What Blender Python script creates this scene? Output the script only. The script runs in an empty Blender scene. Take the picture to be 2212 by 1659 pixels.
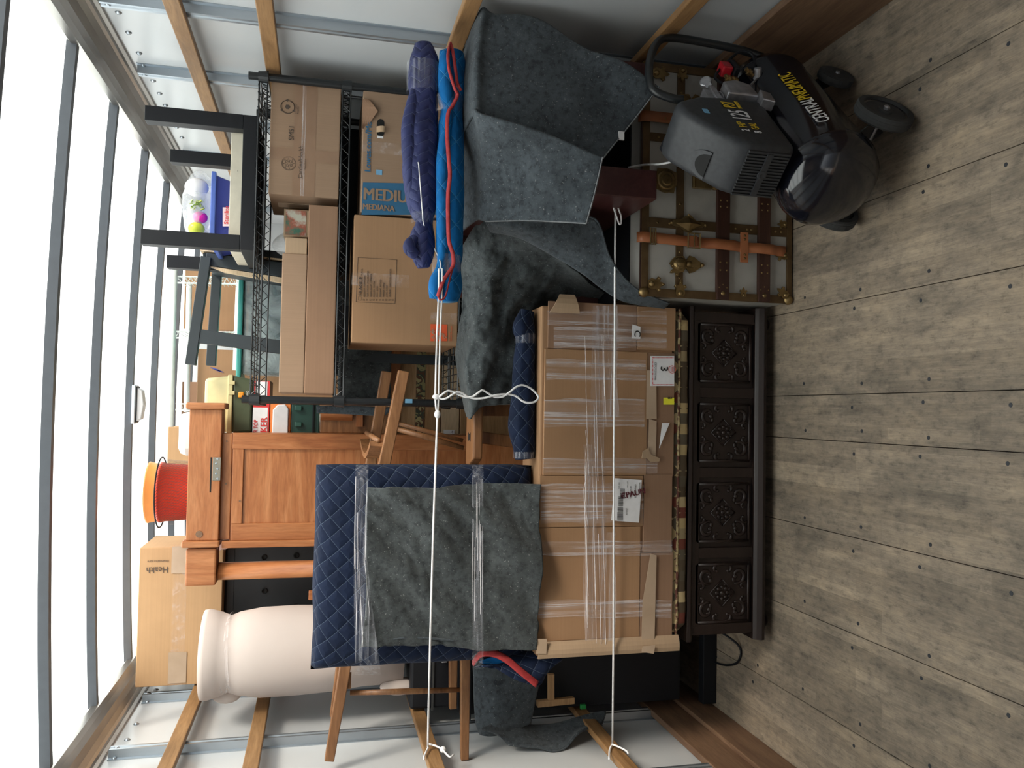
import bpy, bmesh, math, random
from mathutils import Vector, Matrix, noise
random.seed(7)
sc = bpy.context.scene
V = Vector
# ------------------------------------------------------------------ camera
W_, H_, F_ = 2212, 1659, 1745.0
def nrm(a): return V(a).normalized()
cf = nrm((690-1106, 881-829.5, F_))
cd = V((8452-1106, 1021-829.5, F_)); cd = (cd - cf*cf.dot(cd)/cf.dot(cf)); cd -= cf*cf.dot(cd); cd.normalize()
cr = cd.cross(cf); cr.normalize()
if cr.y > 0: cr = -cr
CAM = V((.147, 0, 1.47))
def ray(x, y):
    v = V((x-1106, y-829.5, F_)); return V((v.dot(cr), v.dot(cf), -v.dot(cd)))
def at(x, y, Y=None, X=None, Z=None):          # a pixel and one known world coordinate give the world point
    q = ray(x, y)
    t = (Y-CAM.y)/q.y if Y is not None else (X-CAM.x)/q.x if X is not None else (Z-CAM.z)/q.z
    return CAM + q*t
cam = bpy.data.cameras.new('camera'); cam.sensor_fit = 'HORIZONTAL'; cam.sensor_width = 36; cam.lens = 36*F_/W_
cam.clip_start = .02
co = bpy.data.objects.new('camera', cam); sc.collection.objects.link(co); sc.camera = co
ix = V((cr.x, cf.x, -cd.x)); iy = -V((cr.y, cf.y, -cd.y)); iz = -V((cr.z, cf.z, -cd.z))
co.matrix_world = Matrix(((ix.x, iy.x, iz.x, CAM.x), (ix.y, iy.y, iz.y, CAM.y), (ix.z, iy.z, iz.z, CAM.z), (0, 0, 0, 1)))
# ------------------------------------------------------------------ world, light, exposure
sc.view_settings.view_transform = 'Standard'; sc.view_settings.look = 'None'
sc.view_settings.gamma = 1; sc.view_settings.use_curve_mapping = False
sc.view_settings.exposure = 0.0
w = bpy.data.worlds.new('sky'); sc.world = w; w.use_nodes = True
wn = w.node_tree; bg = wn.nodes['Background']
tc = wn.nodes.new('ShaderNodeTexCoord'); sp = wn.nodes.new('ShaderNodeSeparateXYZ'); rp = wn.nodes.new('ShaderNodeValToRGB')
wn.links.new(tc.outputs['Generated'], sp.inputs[0]); wn.links.new(sp.outputs['Z'], rp.inputs[0])
rp.color_ramp.elements[0].position = 0.0; rp.color_ramp.elements[0].color = (.10, .095, .085, 1)
rp.color_ramp.elements[1].position = .16; rp.color_ramp.elements[1].color = (.14, .15, .17, 1)
e = rp.color_ramp.elements.new(.6); e.color = (1.0, 1.06, 1.1, 1)
wn.links.new(rp.outputs[0], bg.inputs[0]); bg.inputs[1].default_value = 2.3
sun = bpy.data.lights.new('sun', 'SUN'); sun.energy = 15; sun.angle = math.radians(14); sun.color = (1, .95, .88)
so = bpy.data.objects.new('sun', sun); sc.collection.objects.link(so)
so.rotation_euler = V((-.62, .42, -.66)).to_track_quat('-Z', 'Y').to_euler()
sc.cycles.diffuse_bounces = 6; sc.cycles.max_bounces = 14; sc.cycles.transparent_max_bounces = 24
sc.cycles.sample_clamp_indirect = 6; sc.cycles.use_denoising = True
# ------------------------------------------------------------------ helpers
def link(o): sc.collection.objects.link(o); return o
ROOTS = {}
def thing(name, label, cat, loc=(0, 0, 0), group=None, rot=None):
    o = bpy.data.objects.new(name, None); o.empty_display_size = .05; o.location = loc
    if rot: o.rotation_euler = rot
    o['label'] = label; o['category'] = cat
    if group: o['group'] = group
    return link(o)
def adopt(o, p):
    if p is None: return o
    o.parent = p
    if not p.get('_local') and p.rotation_euler.to_matrix() == Matrix.Identity(3):
        l = V(p.location); q = p.parent
        o.matrix_parent_inverse = Matrix.Translation(-l)
    return o
class B:
    def __init__(s): s.bm = bmesh.new(); s.uv = None; s.mi = 0
    def _f(s, vs, uv=None):
        try: f = s.bm.faces.new(vs)
        except ValueError: return None
        f.material_index = s.mi
        if uv:
            if s.uv is None: s.uv = s.bm.loops.layers.uv.new('UVMap')
            for l, u in zip(f.loops, uv): l[s.uv].uv = u
        return f
    def hexa(s, p):  # 8 points: bottom loop, top loop
        v = [s.bm.verts.new(q) for q in p]
        for a in ((0, 3, 2, 1), (4, 5, 6, 7), (0, 1, 5, 4), (1, 2, 6, 5), (2, 3, 7, 6), (3, 0, 4, 7)): s._f([v[i] for i in a])
        return s
    def box(s, a, b, m=None):
        x0, y0, z0 = a; x1, y1, z1 = b
        p = [V(q) for q in ((x0, y0, z0), (x1, y0, z0), (x1, y1, z0), (x0, y1, z0), (x0, y0, z1), (x1, y0, z1), (x1, y1, z1), (x0, y1, z1))]
        if m: p = [m @ q for q in p]
        return s.hexa(p)
    def beam(s, a, b, w, h, up=(0, 0, 1), w2=None, h2=None):
        a, b = V(a), V(b); d = (b-a).normalized(); u = V(up); sd = d.cross(u)
        if sd.length < 1e-4: sd = d.cross(V((0, 1, 0)))
        sd.normalize(); u = sd.cross(d); w2 = w2 or w; h2 = h2 or h
        def ring(c, w, h): return [c-sd*w/2-u*h/2, c+sd*w/2-u*h/2, c+sd*w/2+u*h/2, c-sd*w/2+u*h/2]
        return s.hexa(ring(a, w, h)+ring(b, w2, h2))
    def prism(s, pts, ext):
        e = V(ext); n = len(pts); a = [s.bm.verts.new(V(p)) for p in pts]; b = [s.bm.verts.new(V(p)+e) for p in pts]
        s._f(a[::-1]); s._f(b)
        for i in range(n): s._f([a[i], a[(i+1) % n], b[(i+1) % n], b[i]])
        return s
    def tube(s, pts, r, seg=8, cap=True, closed=False, flat=1.0, uvs=1.0):
        pts = [V(p) for p in pts]; n = len(pts); R = r if isinstance(r, (list, tuple)) else [r]*n
        rings = []; nn = None; L = 0
        us = []
        for i, p in enumerate(pts):
            t = (pts[(i+1) % n if closed else min(i+1, n-1)] - pts[i-1 if closed or i > 0 else 0])
            t.normalize()
            if nn is None:
                nn = t.cross(V((0, 0, 1)))
                if nn.length < .1: nn = t.cross(V((1, 0, 0)))
                nn.normalize()
            nn = (nn - t*nn.dot(t)); nn.normalize(); bb = t.cross(nn)
            if i: L += (pts[i]-pts[i-1]).length
            us.append(L)
            rings.append([s.bm.verts.new(p + nn*math.cos(2*math.pi*k/seg)*R[i] + bb*math.sin(2*math.pi*k/seg)*R[i]*flat) for k in range(seg)])
        for i in range(n if closed else n-1):
            a, b = rings[i], rings[(i+1) % n]
            for k in range(seg):
                k2 = (k+1) % seg
                rr = 2*math.pi*max(R)/seg
                uv = [(us[i]*uvs, k*rr*uvs), (us[i]*uvs, (k+1)*rr*uvs), (us[(i+1) % n]*uvs, (k+1)*rr*uvs), (us[(i+1) % n]*uvs, k*rr*uvs)]
                s._f([a[k], a[k2], b[k2], b[k]], uv)
        if cap and not closed: s._f(rings[0][::-1]); s._f(rings[-1])
        return s
    def lathe(s, prof, c, ax=(0, 0, 1), seg=24):
        c = V(c); ax = V(ax).normalized(); n = ax.orthogonal().normalized(); b = ax.cross(n); rings = []
        for r, h in prof:
            if r < 1e-5: rings.append([s.bm.verts.new(c+ax*h)])
            else: rings.append([s.bm.verts.new(c+ax*h+n*math.cos(2*math.pi*k/seg)*r+b*math.sin(2*math.pi*k/seg)*r) for k in range(seg)])
        for a, d in zip(rings, rings[1:]):
            for k in range(seg):
                k2 = (k+1) % seg
                if len(a) == 1 and len(d) == 1: continue
                if len(a) == 1: s._f([a[0], d[k2], d[k]])
                elif len(d) == 1: s._f([a[k], a[k2], d[0]])
                else: s._f([a[k], a[k2], d[k2], d[k]])
        return s
    def ball(s, c, r, sx=1, sy=1, sz=1, u=12, v=8):
        m = Matrix.Translation(V(c)) @ Matrix.Diagonal((r*sx, r*sy, r*sz, 1))
        bmesh.ops.create_uvsphere(s.bm, u_segments=u, v_segments=v, radius=1, matrix=m); return s
    def grid(s, P, uvs=1.0):  # P[row][col] points
        vs = [[s.bm.verts.new(p) for p in row] for row in P]
        acc = [[0.0]*len(P[0]) for _ in P]; bcc = [[0.0]*len(P[0]) for _ in P]
        for i in range(len(P)):
            for j in range(len(P[0])):
                if j: acc[i][j] = acc[i][j-1] + (P[i][j]-P[i][j-1]).length
                if i: bcc[i][j] = bcc[i-1][j] + (P[i][j]-P[i-1][j]).length
        for i in range(len(P)-1):
            for j in range(len(P[0])-1):
                q = [(i, j), (i, j+1), (i+1, j+1), (i+1, j)]
                s._f([vs[a][b] for a, b in q], [(acc[a][b]*uvs, bcc[a][b]*uvs) for a, b in q])
        return s
    def done(s, name, mt, parent=None, bev=0, smooth=False, sol=0, sub=0, label=None, seg=2, off=-1):
        bmesh.ops.recalc_face_normals(s.bm, faces=s.bm.faces)
        if smooth:
            for f in s.bm.faces: f.smooth = True
        me = bpy.data.meshes.new(name); s.bm.to_mesh(me); s.bm.free()
        for m in (mt if isinstance(mt, (list, tuple)) else [mt]): me.materials.append(m)
        o = link(bpy.data.objects.new(name, me)); adopt(o, parent)
        if sol: m = o.modifiers.new('thickness', 'SOLIDIFY'); m.thickness = sol; m.offset = off
        if sub: m = o.modifiers.new('smooth', 'SUBSURF'); m.levels = sub; m.render_levels = sub
        if bev:
            m = o.modifiers.new('bevel', 'BEVEL'); m.width = bev; m.segments = seg; m.limit_method = 'ANGLE'; m.angle_limit = math.radians(40)
        if label: o['label'] = label
        return o
def tag(o, label, cat, group=None):
    o['label'] = label; o['category'] = cat
    if group: o['group'] = group
    return o
def struct(o): o['kind'] = 'structure'; return o
def catmull(ps, n):
    ps = [V(p) for p in ps]; out = []
    for i in range(len(ps)-1):
        p0, p1, p2, p3 = ps[max(i-1, 0)], ps[i], ps[i+1], ps[min(i+2, len(ps)-1)]
        for k in range(n):
            t = k/n
            out.append(.5*((2*p1)+(p2-p0)*t+(2*p0-5*p1+4*p2-p3)*t*t+(3*p1-p0-3*p2+p3)*t**3))
    out.append(ps[-1].copy()); return out
def patch(ctrl, nr, nc, amp=0.0, sc_=6.0, d=(0, -1, 0), seed=0, ridg=0):
    rows = [catmull(r, nc) for r in ctrl]; cols = list(zip(*rows)); cc = [catmull(c, nr) for c in cols]
    P = [list(r) for r in zip(*cc)]
    if amp:
        for r in P:
            for p in r:
                n = noise.fractal(V((p.x*sc_+seed, p.y*sc_, p.z*sc_*.7)), 1.0, 2.0, 3)
                if ridg: n = 1-abs(noise.noise(V((p.x*sc_*1.0+p.z*sc_*ridg+seed, p.y*2, p.z*sc_*.25))))*3 + n*.4
                p += V(d)*amp*n
    return P
FONTC = {}
def text(parent, s, pos, dx, dy, size, mt, name='lettering', bold=0, sx=1, align='LEFT', label=None, off=.0012, spacing=1.0):
    cu = bpy.data.curves.new(name, 'FONT'); cu.body = s; cu.size = size; cu.offset = 0; cu.extrude = .0002
    cu.align_x = align; cu.space_character = spacing; cu.resolution_u = 3
    ex = bold*size*.9
    t = bpy.data.objects.new('t', cu); link(t)
    dg = bpy.context.evaluated_depsgraph_get(); me = bpy.data.meshes.new_from_object(t.evaluated_get(dg))
    bpy.data.objects.remove(t); bpy.data.curves.remove(cu)
    if ex:
        bm = bmesh.new(); me2 = me.copy(); bm.from_mesh(me); me2.transform(Matrix.Translation((ex, 0, .00025))); bm.from_mesh(me2); me2.transform(Matrix.Translation((-2*ex, 0, .00025))); bm.from_mesh(me2); bm.to_mesh(me); bm.free(); bpy.data.meshes.remove(me2)
    dx = V(dx).normalized(); dy = V(dy); dy = (dy-dx*dy.dot(dx)).normalized(); n = dx.cross(dy)
    m = Matrix(((dx.x*sx, dy.x, n.x, pos[0]+n.x*off), (dx.y*sx, dy.y, n.y, pos[1]+n.y*off), (dx.z*sx, dy.z, n.z, pos[2]+n.z*off), (0, 0, 0, 1)))
    me.transform(m); me.name = name; me.materials.clear(); me.materials.append(mt)
    o = link(bpy.data.objects.new(name, me)); adopt(o, parent)
    if label: o['label'] = label
    return o
# ------------------------------------------------------------------ materials
def base(name, rough=.6, metal=0, spec=.5):
    m = bpy.data.materials.new(name); m.use_nodes = True; nt = m.node_tree; b = nt.nodes['Principled BSDF']
    b.inputs['Roughness'].default_value = rough; b.inputs['Metallic'].default_value = metal
    b.inputs['Specular IOR Level'].default_value = spec
    return m, nt, b
def nd(nt, t, **k):
    n = nt.nodes.new('ShaderNode'+t)
    for a, b in k.items():
        if a.startswith('i_'): n.inputs[a[2:].replace('_', ' ')].default_value = b
        else: setattr(n, a, b)
    return n
def ramp(nt, src, stops, mode='LINEAR'):
    r = nt.nodes.new('ShaderNodeValToRGB'); r.color_ramp.interpolation = mode
    el = r.color_ramp.elements
    while len(el) > 1: el.remove(el[-1])
    for i, (p, c) in enumerate(stops):
        e = el[0] if i == 0 else el.new(p)
        e.position = p; e.color = tuple(c)+((1,) if len(c) == 3 else ())
    nt.links.new(src, r.inputs[0]); return r.outputs[0]
def coords(nt, scale=(1, 1, 1), kind='Object', rot=(0, 0, 0), loc=(0, 0, 0)):
    t = nd(nt, 'TexCoord'); mp = nd(nt, 'Mapping'); mp.inputs['Scale'].default_value = scale; mp.inputs['Rotation'].default_value = rot
    mp.inputs['Location'].default_value = loc
    nt.links.new(t.outputs[kind], mp.inputs[0]); return mp.outputs[0]
def mth(nt, op, a, b=None):
    n = nd(nt, 'Math', operation=op)
    for i, s in enumerate((a, b)):
        if s is None: continue
        if isinstance(s, (int, float)): n.inputs[i].default_value = s
        else: nt.links.new(s, n.inputs[i])
    return n.outputs[0]
def mix(nt, fac, a, b, bt='MIX'):
    n = nd(nt, 'MixRGB', blend_type=bt)
    for i, s in ((0, fac), (1, a), (2, b)):
        if isinstance(s, (int, float)): n.inputs[i].default_value = s
        elif isinstance(s, (tuple, list)): n.inputs[i].default_value = tuple(s)+((1,) if len(s) == 3 else ())
        else: nt.links.new(s, n.inputs[i])
    return n.outputs[0]
def nz(nt, co, scale=5, detail=5, rough=.55, dist=0):
    n = nd(nt, 'TexNoise'); n.inputs['Scale'].default_value = scale; n.inputs['Detail'].default_value = detail
    n.inputs['Roughness'].default_value = rough; n.inputs['Distortion'].default_value = dist
    nt.links.new(co, n.inputs['Vector']); return n.outputs['Fac']
def bump(nt, b, h, st=.2, dist=.01):
    n = nd(nt, 'Bump'); n.inputs['Strength'].default_value = st; n.inputs['Distance'].default_value = dist
    nt.links.new(h, n.inputs['Height']); nt.links.new(n.outputs[0], b.inputs['Normal'])
def pm(name, c0, c1, scale=(1, 1, 1), ns=6, rough=.6, metal=0, bst=.1, bd=.005, spec=.5, c2=None, lo=.3, hi=.7, dist=0, detail=6):
    m, nt, b = base(name, rough, metal, spec); co_ = coords(nt, scale)
    f = nz(nt, co_, ns, detail, .55, dist)
    st = [(lo, c0), (hi, c1)] if c2 is None else [(lo, c0), ((lo+hi)/2, c1), (hi, c2)]
    nt.links.new(ramp(nt, f, st), b.inputs['Base Color'])
    if bst: bump(nt, b, f, bst, bd)
    return m
def wood(name, c0, c1, c2, axis='X', rough=.45, knots=False, k=1.0, spec=.4):
    m, nt, b = base(name, rough, 0, spec)
    s = {'X': (1, 9, 9), 'Y': (9, 1, 9), 'Z': (9, 9, 1)}[axis]
    a = nz(nt, coords(nt, s), 2.2*k, 8, .6, 1.2); f = nz(nt, coords(nt, tuple(q*4 for q in s)), 5*k, 3, .6)
    col = ramp(nt, a, [(.3, c0), (.5, c1), (.7, c2)])
    col = mix(nt, .22, col, ramp(nt, f, [(.35, (.25, .2, .15)), (.6, (1, 1, 1))]), 'MULTIPLY')
    if knots:
        v = nd(nt, 'TexVoronoi'); v.inputs['Scale'].default_value = 3.2
        nt.links.new(coords(nt, {'X': (.7, 1, 1.6), 'Y': (1, .7, 1.6), 'Z': (1.6, 1, .7)}[axis]), v.inputs['Vector'])
        col = mix(nt, ramp(nt, v.outputs['Distance'], [(.0, (1, 1, 1)), (.04, (.9, .9, .9)), (.075, (0, 0, 0))]), col, tuple(q*.45 for q in c0), 'MIX')
    nt.links.new(col, b.inputs['Base Color']); bump(nt, b, f, .08, .002)
    return m
def flat(name, c, rough=.5, metal=0, spec=.5):
    return pm(name, tuple(q*.93 for q in c), tuple(min(1, q*1.05) for q in c), ns=30, rough=rough, metal=metal, bst=.03, bd=.001, spec=spec)
def cardb(name, c=(.36, .235, .14), ax='Z', flute=1):
    m, nt, b = base(name, .75, 0, .25)
    a = nz(nt, coords(nt), 3.5, 6, .6); s = (1, 1, 170) if ax == 'Z' else (170, 1, 1)
    fl = nz(nt, coords(nt, tuple(q if q > 1 else .6 for q in s)), 1.4, 1, .4)
    col = ramp(nt, a, [(.3, tuple(q*.9 for q in c)), (.7, tuple(q*1.08 for q in c))])
    col = mix(nt, .12*flute, col, ramp(nt, fl, [(.35, (.6, .6, .6)), (.65, (1, 1, 1))]), 'MULTIPLY')
    nt.links.new(col, b.inputs['Base Color']); bump(nt, b, a, .25, .004); return m
def feltm(name, c=(.056, .067, .077), k=1.0):
    m, nt, b = base(name, .95, 0, .1)
    a = nz(nt, coords(nt), 55, 4, .7); f = nz(nt, coords(nt), 9, 4, .6); g = nz(nt, coords(nt), 210, 2, .6)
    col = ramp(nt, f, [(.3, tuple(q*.72 for q in c)), (.7, tuple(q*1.25 for q in c))])
    col = mix(nt, .75, col, ramp(nt, a, [(.32, (.35, .35, .36)), (.5, (1, 1, 1)), (.66, (1.25, 1.25, 1.2)), (.74, (2.6, 2.5, 2.3))]), 'MULTIPLY')
    col = mix(nt, ramp(nt, g, [(.66, (0, 0, 0)), (.74, (.6, .6, .6))]), col, (.36, .37, .36))
    nt.links.new(col, b.inputs['Base Color']); bump(nt, b, a, .35, .004)
    b.inputs['Sheen Weight'].default_value = .10; b.inputs['Sheen Roughness'].default_value = .6
    return m
def quilt(name, c, lc, n=12.0, rough=.75, mode='diamond', uv=True, w=.018, sheen=.04, wob_=.25):
    m, nt, b = base(name, rough, 0, .12); co_ = coords(nt, kind='UV' if uv else 'Object')
    s = nd(nt, 'SeparateXYZ'); nt.links.new(co_, s.inputs[0]); u, v = s.outputs[0], s.outputs[1] if uv else s.outputs[2]
    wob = mth(nt, 'MULTIPLY', mth(nt, 'SUBTRACT', nz(nt, coords(nt), 7, 2), .5), wob_)
    if mode == 'chevron':   # zigzag rows of stitching
        tri = mth(nt, 'MULTIPLY', mth(nt, 'ABSOLUTE', mth(nt, 'SUBTRACT', mth(nt, 'FRACT', mth(nt, 'MULTIPLY', v, n*.55)), .5)), 1.3)
        A = mth(nt, 'ADD', mth(nt, 'MULTIPLY', u, n*1.25), mth(nt, 'ADD', tri, wob)); Bq = None
    else:
        A = mth(nt, 'ADD', mth(nt, 'MULTIPLY', mth(nt, 'ADD', u, v), n), wob); Bq = mth(nt, 'ADD', mth(nt, 'MULTIPLY', mth(nt, 'SUBTRACT', u, v), n), wob)
    def ln(q): return mth(nt, 'ABSOLUTE', mth(nt, 'SUBTRACT', mth(nt, 'FRACT', mth(nt, 'ADD', q, 100.5)), .5))
    d = ln(A)
    if Bq is not None: d = mth(nt, 'MINIMUM', d, ln(Bq))
    fac = mth(nt, 'LESS_THAN', d, w)
    a = nz(nt, coords(nt), 14, 4, .6)
    col = mix(nt, fac, ramp(nt, a, [(.3, tuple(q*.8 for q in c)), (.7, tuple(q*1.2 for q in c))]), lc)
    nt.links.new(col, b.inputs['Base Color'])
    h = mth(nt, 'ADD', mth(nt, 'POWER', mth(nt, 'MINIMUM', mth(nt, 'MULTIPLY', d, 3.0), 1), .5), mth(nt, 'MULTIPLY', a, .3))
    bump(nt, b, h, .5, .008); b.inputs['Sheen Weight'].default_value = sheen; return m
def film(name, dens=.25, axis='X', col=(.92, .88, .90), k=1.0):
    m = bpy.data.materials.new(name); m.use_nodes = True; nt = m.node_tree; b = nt.nodes['Principled BSDF']
    b.inputs['Base Color'].default_value = col+(1,); b.inputs['Roughness'].default_value = .18; b.inputs['Specular IOR Level'].default_value = .8
    s = {'X': (1.2, 40, 60), 'Z': (60, 40, 1.2), 'N': (12, 12, 12)}[axis]
    f = nz(nt, coords(nt, s), 1.6*k, 6, .65, .6); g = nz(nt, coords(nt), 7, 3)
    al = mth(nt, 'MULTIPLY', ramp(nt, f, [(.38, (dens*.2,)*3), (.52, (dens*.8,)*3), (.60, (min(1, dens*2.6),)*3), (.66, (dens,)*3)]), ramp(nt, g, [(.3, (.5,)*3), (.65, (1.1,)*3)]))
    nt.links.new(al, b.inputs['Alpha']); bump(nt, b, f, .5, .004); return m
M = {}
M['crease'] = film('film_crease', .42, 'X', (.95, .92, .94))
M['card'] = cardb('cardboard_tan', (.345, .20, .108)); M['cardh'] = cardb('cardboard_upright_flute', (.31, .205, .135), 'X')
M['card2'] = cardb('cardboard_pale', (.40, .28, .18)); M['card3'] = cardb('cardboard_brown', (.27, .160, .10)); M['cardl'] = cardb('cardboard_yellowish', (.46, .285, .15))
M['tape'] = film('packing_tape_clear', .13, 'N', (.80, .70, .66)); M['tapeb'] = pm('packing_tape_brown', (.40, .29, .20), (.48, .36, .26), ns=9, rough=.3, spec=.6)
M['film'] = film('stretch_film', .17, 'X'); M['filmd'] = film('stretch_film_bunched', .15, 'X', (.66, .68, .76)); M['filmv'] = film('stretch_film_upright', .20, 'Z')
M['felt'] = feltm('felt_moving_blanket'); M['felt2'] = feltm('felt_moving_blanket_dark', (.052, .060, .063))
M['navy'] = quilt('navy_quilted_cloth', (.007, .013, .034), (.085, .115, .17), 17.0, w=.011, wob_=.07)
M['navyr'] = quilt('navy_zigzag_cloth', (.030, .036, .105), (.13, .15, .26), 26.0, .5, 'chevron', w=.012)
M['blue'] = quilt('blue_quilted_cloth', (.006, .125, .36), (.07, .27, .48), 13.0, w=.010)
M['red'] = pm('red_binding', (.26, .016, .018), (.40, .038, .040), ns=60, rough=.8)
M['pine'] = wood('orange_pine', (.27, .088, .030), (.37, .138, .050), (.47, .20, .082), 'Z', .4, True)
M['pinex'] = wood('orange_pine_cross', (.27, .088, .030), (.37, .138, .050), (.47, .20, .082), 'X', .4, True)
M['slat'] = wood('wall_slat_wood', (.20, .105, .043), (.29, .16, .068), (.37, .215, .098), 'Y', .5)
M['kick'] = wood('kick_board_wood', (.14, .075, .045), (.19, .11, .065), (.25, .15, .09), 'Y', .55)
M['chairw'] = wood('aged_chair_wood', (.15, .065, .028), (.24, .112, .048), (.33, .165, .075), 'X', .4)
M['ply'] = wood('plywood', (.30, .17, .08), (.42, .25, .12), (.50, .32, .17), 'X', .55)
M['raw'] = wood('raw_plywood', (.52, .38, .24), (.62, .47, .30), (.68, .53, .36), 'X', .6)
M['dark'] = wood('dark_carved_wood', (.014, .008, .006), (.020, .011, .009), (.028, .016, .013), 'X', .38, spec=.45)
M['maroon'] = wood('maroon_stained_wood', (.045, .014, .014), (.060, .020, .019), (.075, .028, .026), 'Y', .4)
M['black'] = flat('black_paint', (.008, .009, .012), .5, 0, .3); M['blackp'] = flat('black_powder_coat', (.010, .012, .014), .35)
M['slate'] = flat('slate_paint', (.022, .030, .036), .5); M['rubber'] = pm('rubber', (.02, .021, .022), (.05, .052, .052), ns=14, rough=.8)
M['cream'] = flat('cream_card', (.62, .57, .46), .5); M['white'] = flat('white_paper', (.78, .78, .80), .5); M['foam'] = pm('beige_foam', (.54, .465, .43), (.60, .52, .48), ns=2, rough=.9, bst=.03)
M['steel'] = pm('galvanised_steel', (.36, .41, .46), (.52, .57, .62), (1, 1, .15), 9, .35, .85, .05); M['alu'] = pm('aluminium_rail', (.30, .28, .26), (.52, .50, .47), (1, .3, 1), 5, .32, .9, .05)
M['bow'] = flat('painted_roof_bow', (.10, .112, .13), .5); M['panel'] = pm('white_wall_panel', (.50, .52, .54), (.57, .59, .60), (1, .5, .5), 2, .22, 0, .02, .002, .5)
M['brass'] = pm('antique_brass', (.16, .105, .045), (.36, .25, .11), ns=28, rough=.38, metal=.85, bst=.2); M['brassd'] = pm('brass_band', (.10, .060, .028), (.18, .115, .055), ns=20, rough=.45, metal=.6, bst=.15)
M['canvas'] = pm('white_trunk_canvas', (.30, .29, .26), (.40, .385, .35), ns=7, rough=.6, bst=.15, c2=(.44, .43, .40)); M['trunkw'] = wood('trunk_slat_wood', (.040, .017, .012), (.055, .023, .016), (.075, .033, .022), 'X', .4)
M['leather'] = pm('tan_leather', (.30, .095, .035), (.46, .17, .07), ns=9, rough=.45, bst=.1)
M['tank'] = flat('glossy_black_tank', (.006, .007, .012), .12, 0, .7); M['shroud'] = pm('charcoal_plastic', (.020, .022, .026), (.034, .037, .042), ns=70, rough=.55, bst=.25, bd=.001)
M['cast'] = pm('cast_aluminium', (.30, .30, .32), (.50, .50, .53), ns=40, rough=.4, metal=.8, bst=.2)
M['yellow'] = flat('yellow_print', (.75, .52, .02), .5); M['lwhite'] = flat('white_print', (.80, .80, .82), .5); M['ink'] = flat('black_ink', (.02, .02, .02), .6); M['inkb'] = flat('faded_black_ink', (.07, .05, .04), .7)
M['lblue'] = flat('printed_blue', (.026, .125, .24), .6)
M['tapeb2'] = pm('packing_tape_dark', (.24, .145, .09), (.29, .18, .115), ns=9, rough=.3, spec=.6); M['orange'] = flat('printed_orange', (.72, .10, .03), .6); M['redp'] = flat('red_print', (.60, .03, .03), .5); M['mar'] = flat('maroon_marker', (.10, .01, .02), .5)
M['tapeblue'] = pm('blue_painter_tape', (.12, .32, .52), (.20, .42, .62), ns=40, rough=.6); M['rope'] = pm('white_cord', (.72, .72, .74), (.86, .86, .86), (1, 1, 1), 120, .8, bst=.5, bd=.002)
M['hole_shade'] = flat('painted_hole_shade', (.004, .004, .004), .8)  # near-black colour painted in for the shade inside holes and slots
# floor of laminated boards
m, nt, b = base('laminated_floor', .6, 0, .3)
def bricks(w_, h_, c1, c2, off, ms=.0004):
    bk = nd(nt, 'TexBrick'); bk.offset = off; bk.squash = 1
    bk.inputs['Color1'].default_value = c1+(1,); bk.inputs['Color2'].default_value = c2+(1,); bk.inputs['Mortar'].default_value = tuple((p+q)*.42 for p, q in zip(c1, c2))+(1,)
    bk.inputs['Scale'].default_value = 1; bk.inputs['Brick Width'].default_value = w_; bk.inputs['Row Height'].default_value = h_; bk.inputs['Mortar Size'].default_value = ms
    nt.links.new(coords(nt, rot=(0, 0, math.pi/2)), bk.inputs['Vector']); return bk.outputs['Color']
c1 = bricks(.31, .0305, (.235, .195, .155), (.37, .305, .235), .37)
c2 = bricks(.47, .0610, (.70, .69, .68), (1.0, .98, .96), .23, 0)
n1 = nz(nt, coords(nt, (26, 2.2, 1)), 2.2, 8, .68, .15); n2 = nz(nt, coords(nt, (2.2, 1, 1)), 3.2, 7, .68, .3); n3 = nz(nt, coords(nt, (110, 6, 1)), 3, 3); n4 = nz(nt, coords(nt, (9, 4, 1)), 6, 7, .75)
col = mix(nt, .42, c1, ramp(nt, n1, [(.30, (.18, .155, .125)), (.5, (.31, .268, .21)), (.70, (.47, .40, .305))]))
col = mix(nt, .8, col, c2, 'MULTIPLY')
col = mix(nt, .75, col, ramp(nt, n2, [(.36, (.56, .56, .56)), (.47, (.92, .89, .87)), (.58, (1.15, 1.09, 1.02)), (.7, (1.45, 1.34, 1.20))]), 'MULTIPLY')
col = mix(nt, .7, col, ramp(nt, n4, [(.34, (.42, .43, .44)), (.47, (.92, .92, .93)), (.6, (1.15, 1.12, 1.08))]), 'MULTIPLY')
col = mix(nt, .3, col, ramp(nt, n3, [(.35, (.5, .5, .5)), (.6, (1, 1, 1))]), 'MULTIPLY')
nt.links.new(col, b.inputs['Base Color']); bump(nt, b, n1, .12, .002); M['floor'] = m
# translucent roof sheet
m = bpy.data.materials.new('translucent_roof_sheet'); m.use_nodes = True; nt = m.node_tree; nt.nodes.remove(nt.nodes['Principled BSDF'])
out = nt.nodes['Material Output']; tr = nd(nt, 'BsdfTranslucent'); tp = nd(nt, 'BsdfTransparent'); df = nd(nt, 'BsdfDiffuse')
cc = ramp(nt, nz(nt, coords(nt, (1, 1, 1)), 2.5, 5), [(.3, (.80, .90, .90)), (.55, (.90, .95, .94)), (.7, (.96, .97, .95))]); nt.links.new(cc, tr.inputs[0])
df.inputs[0].default_value = (.8, .85, .85, 1); tp.inputs[0].default_value = (1, .95, .88, 1)
m1 = nd(nt, 'MixShader'); m1.inputs[0].default_value = .25; nt.links.new(tr.outputs[0], m1.inputs[1]); nt.links.new(df.outputs[0], m1.inputs[2])
m2 = nd(nt, 'MixShader'); m2.inputs[0].default_value = .22; nt.links.new(m1.outputs[0], m2.inputs[1]); nt.links.new(tp.outputs[0], m2.inputs[2])
nt.links.new(m2.outputs[0], out.inputs[0]); M['roof'] = m
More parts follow.
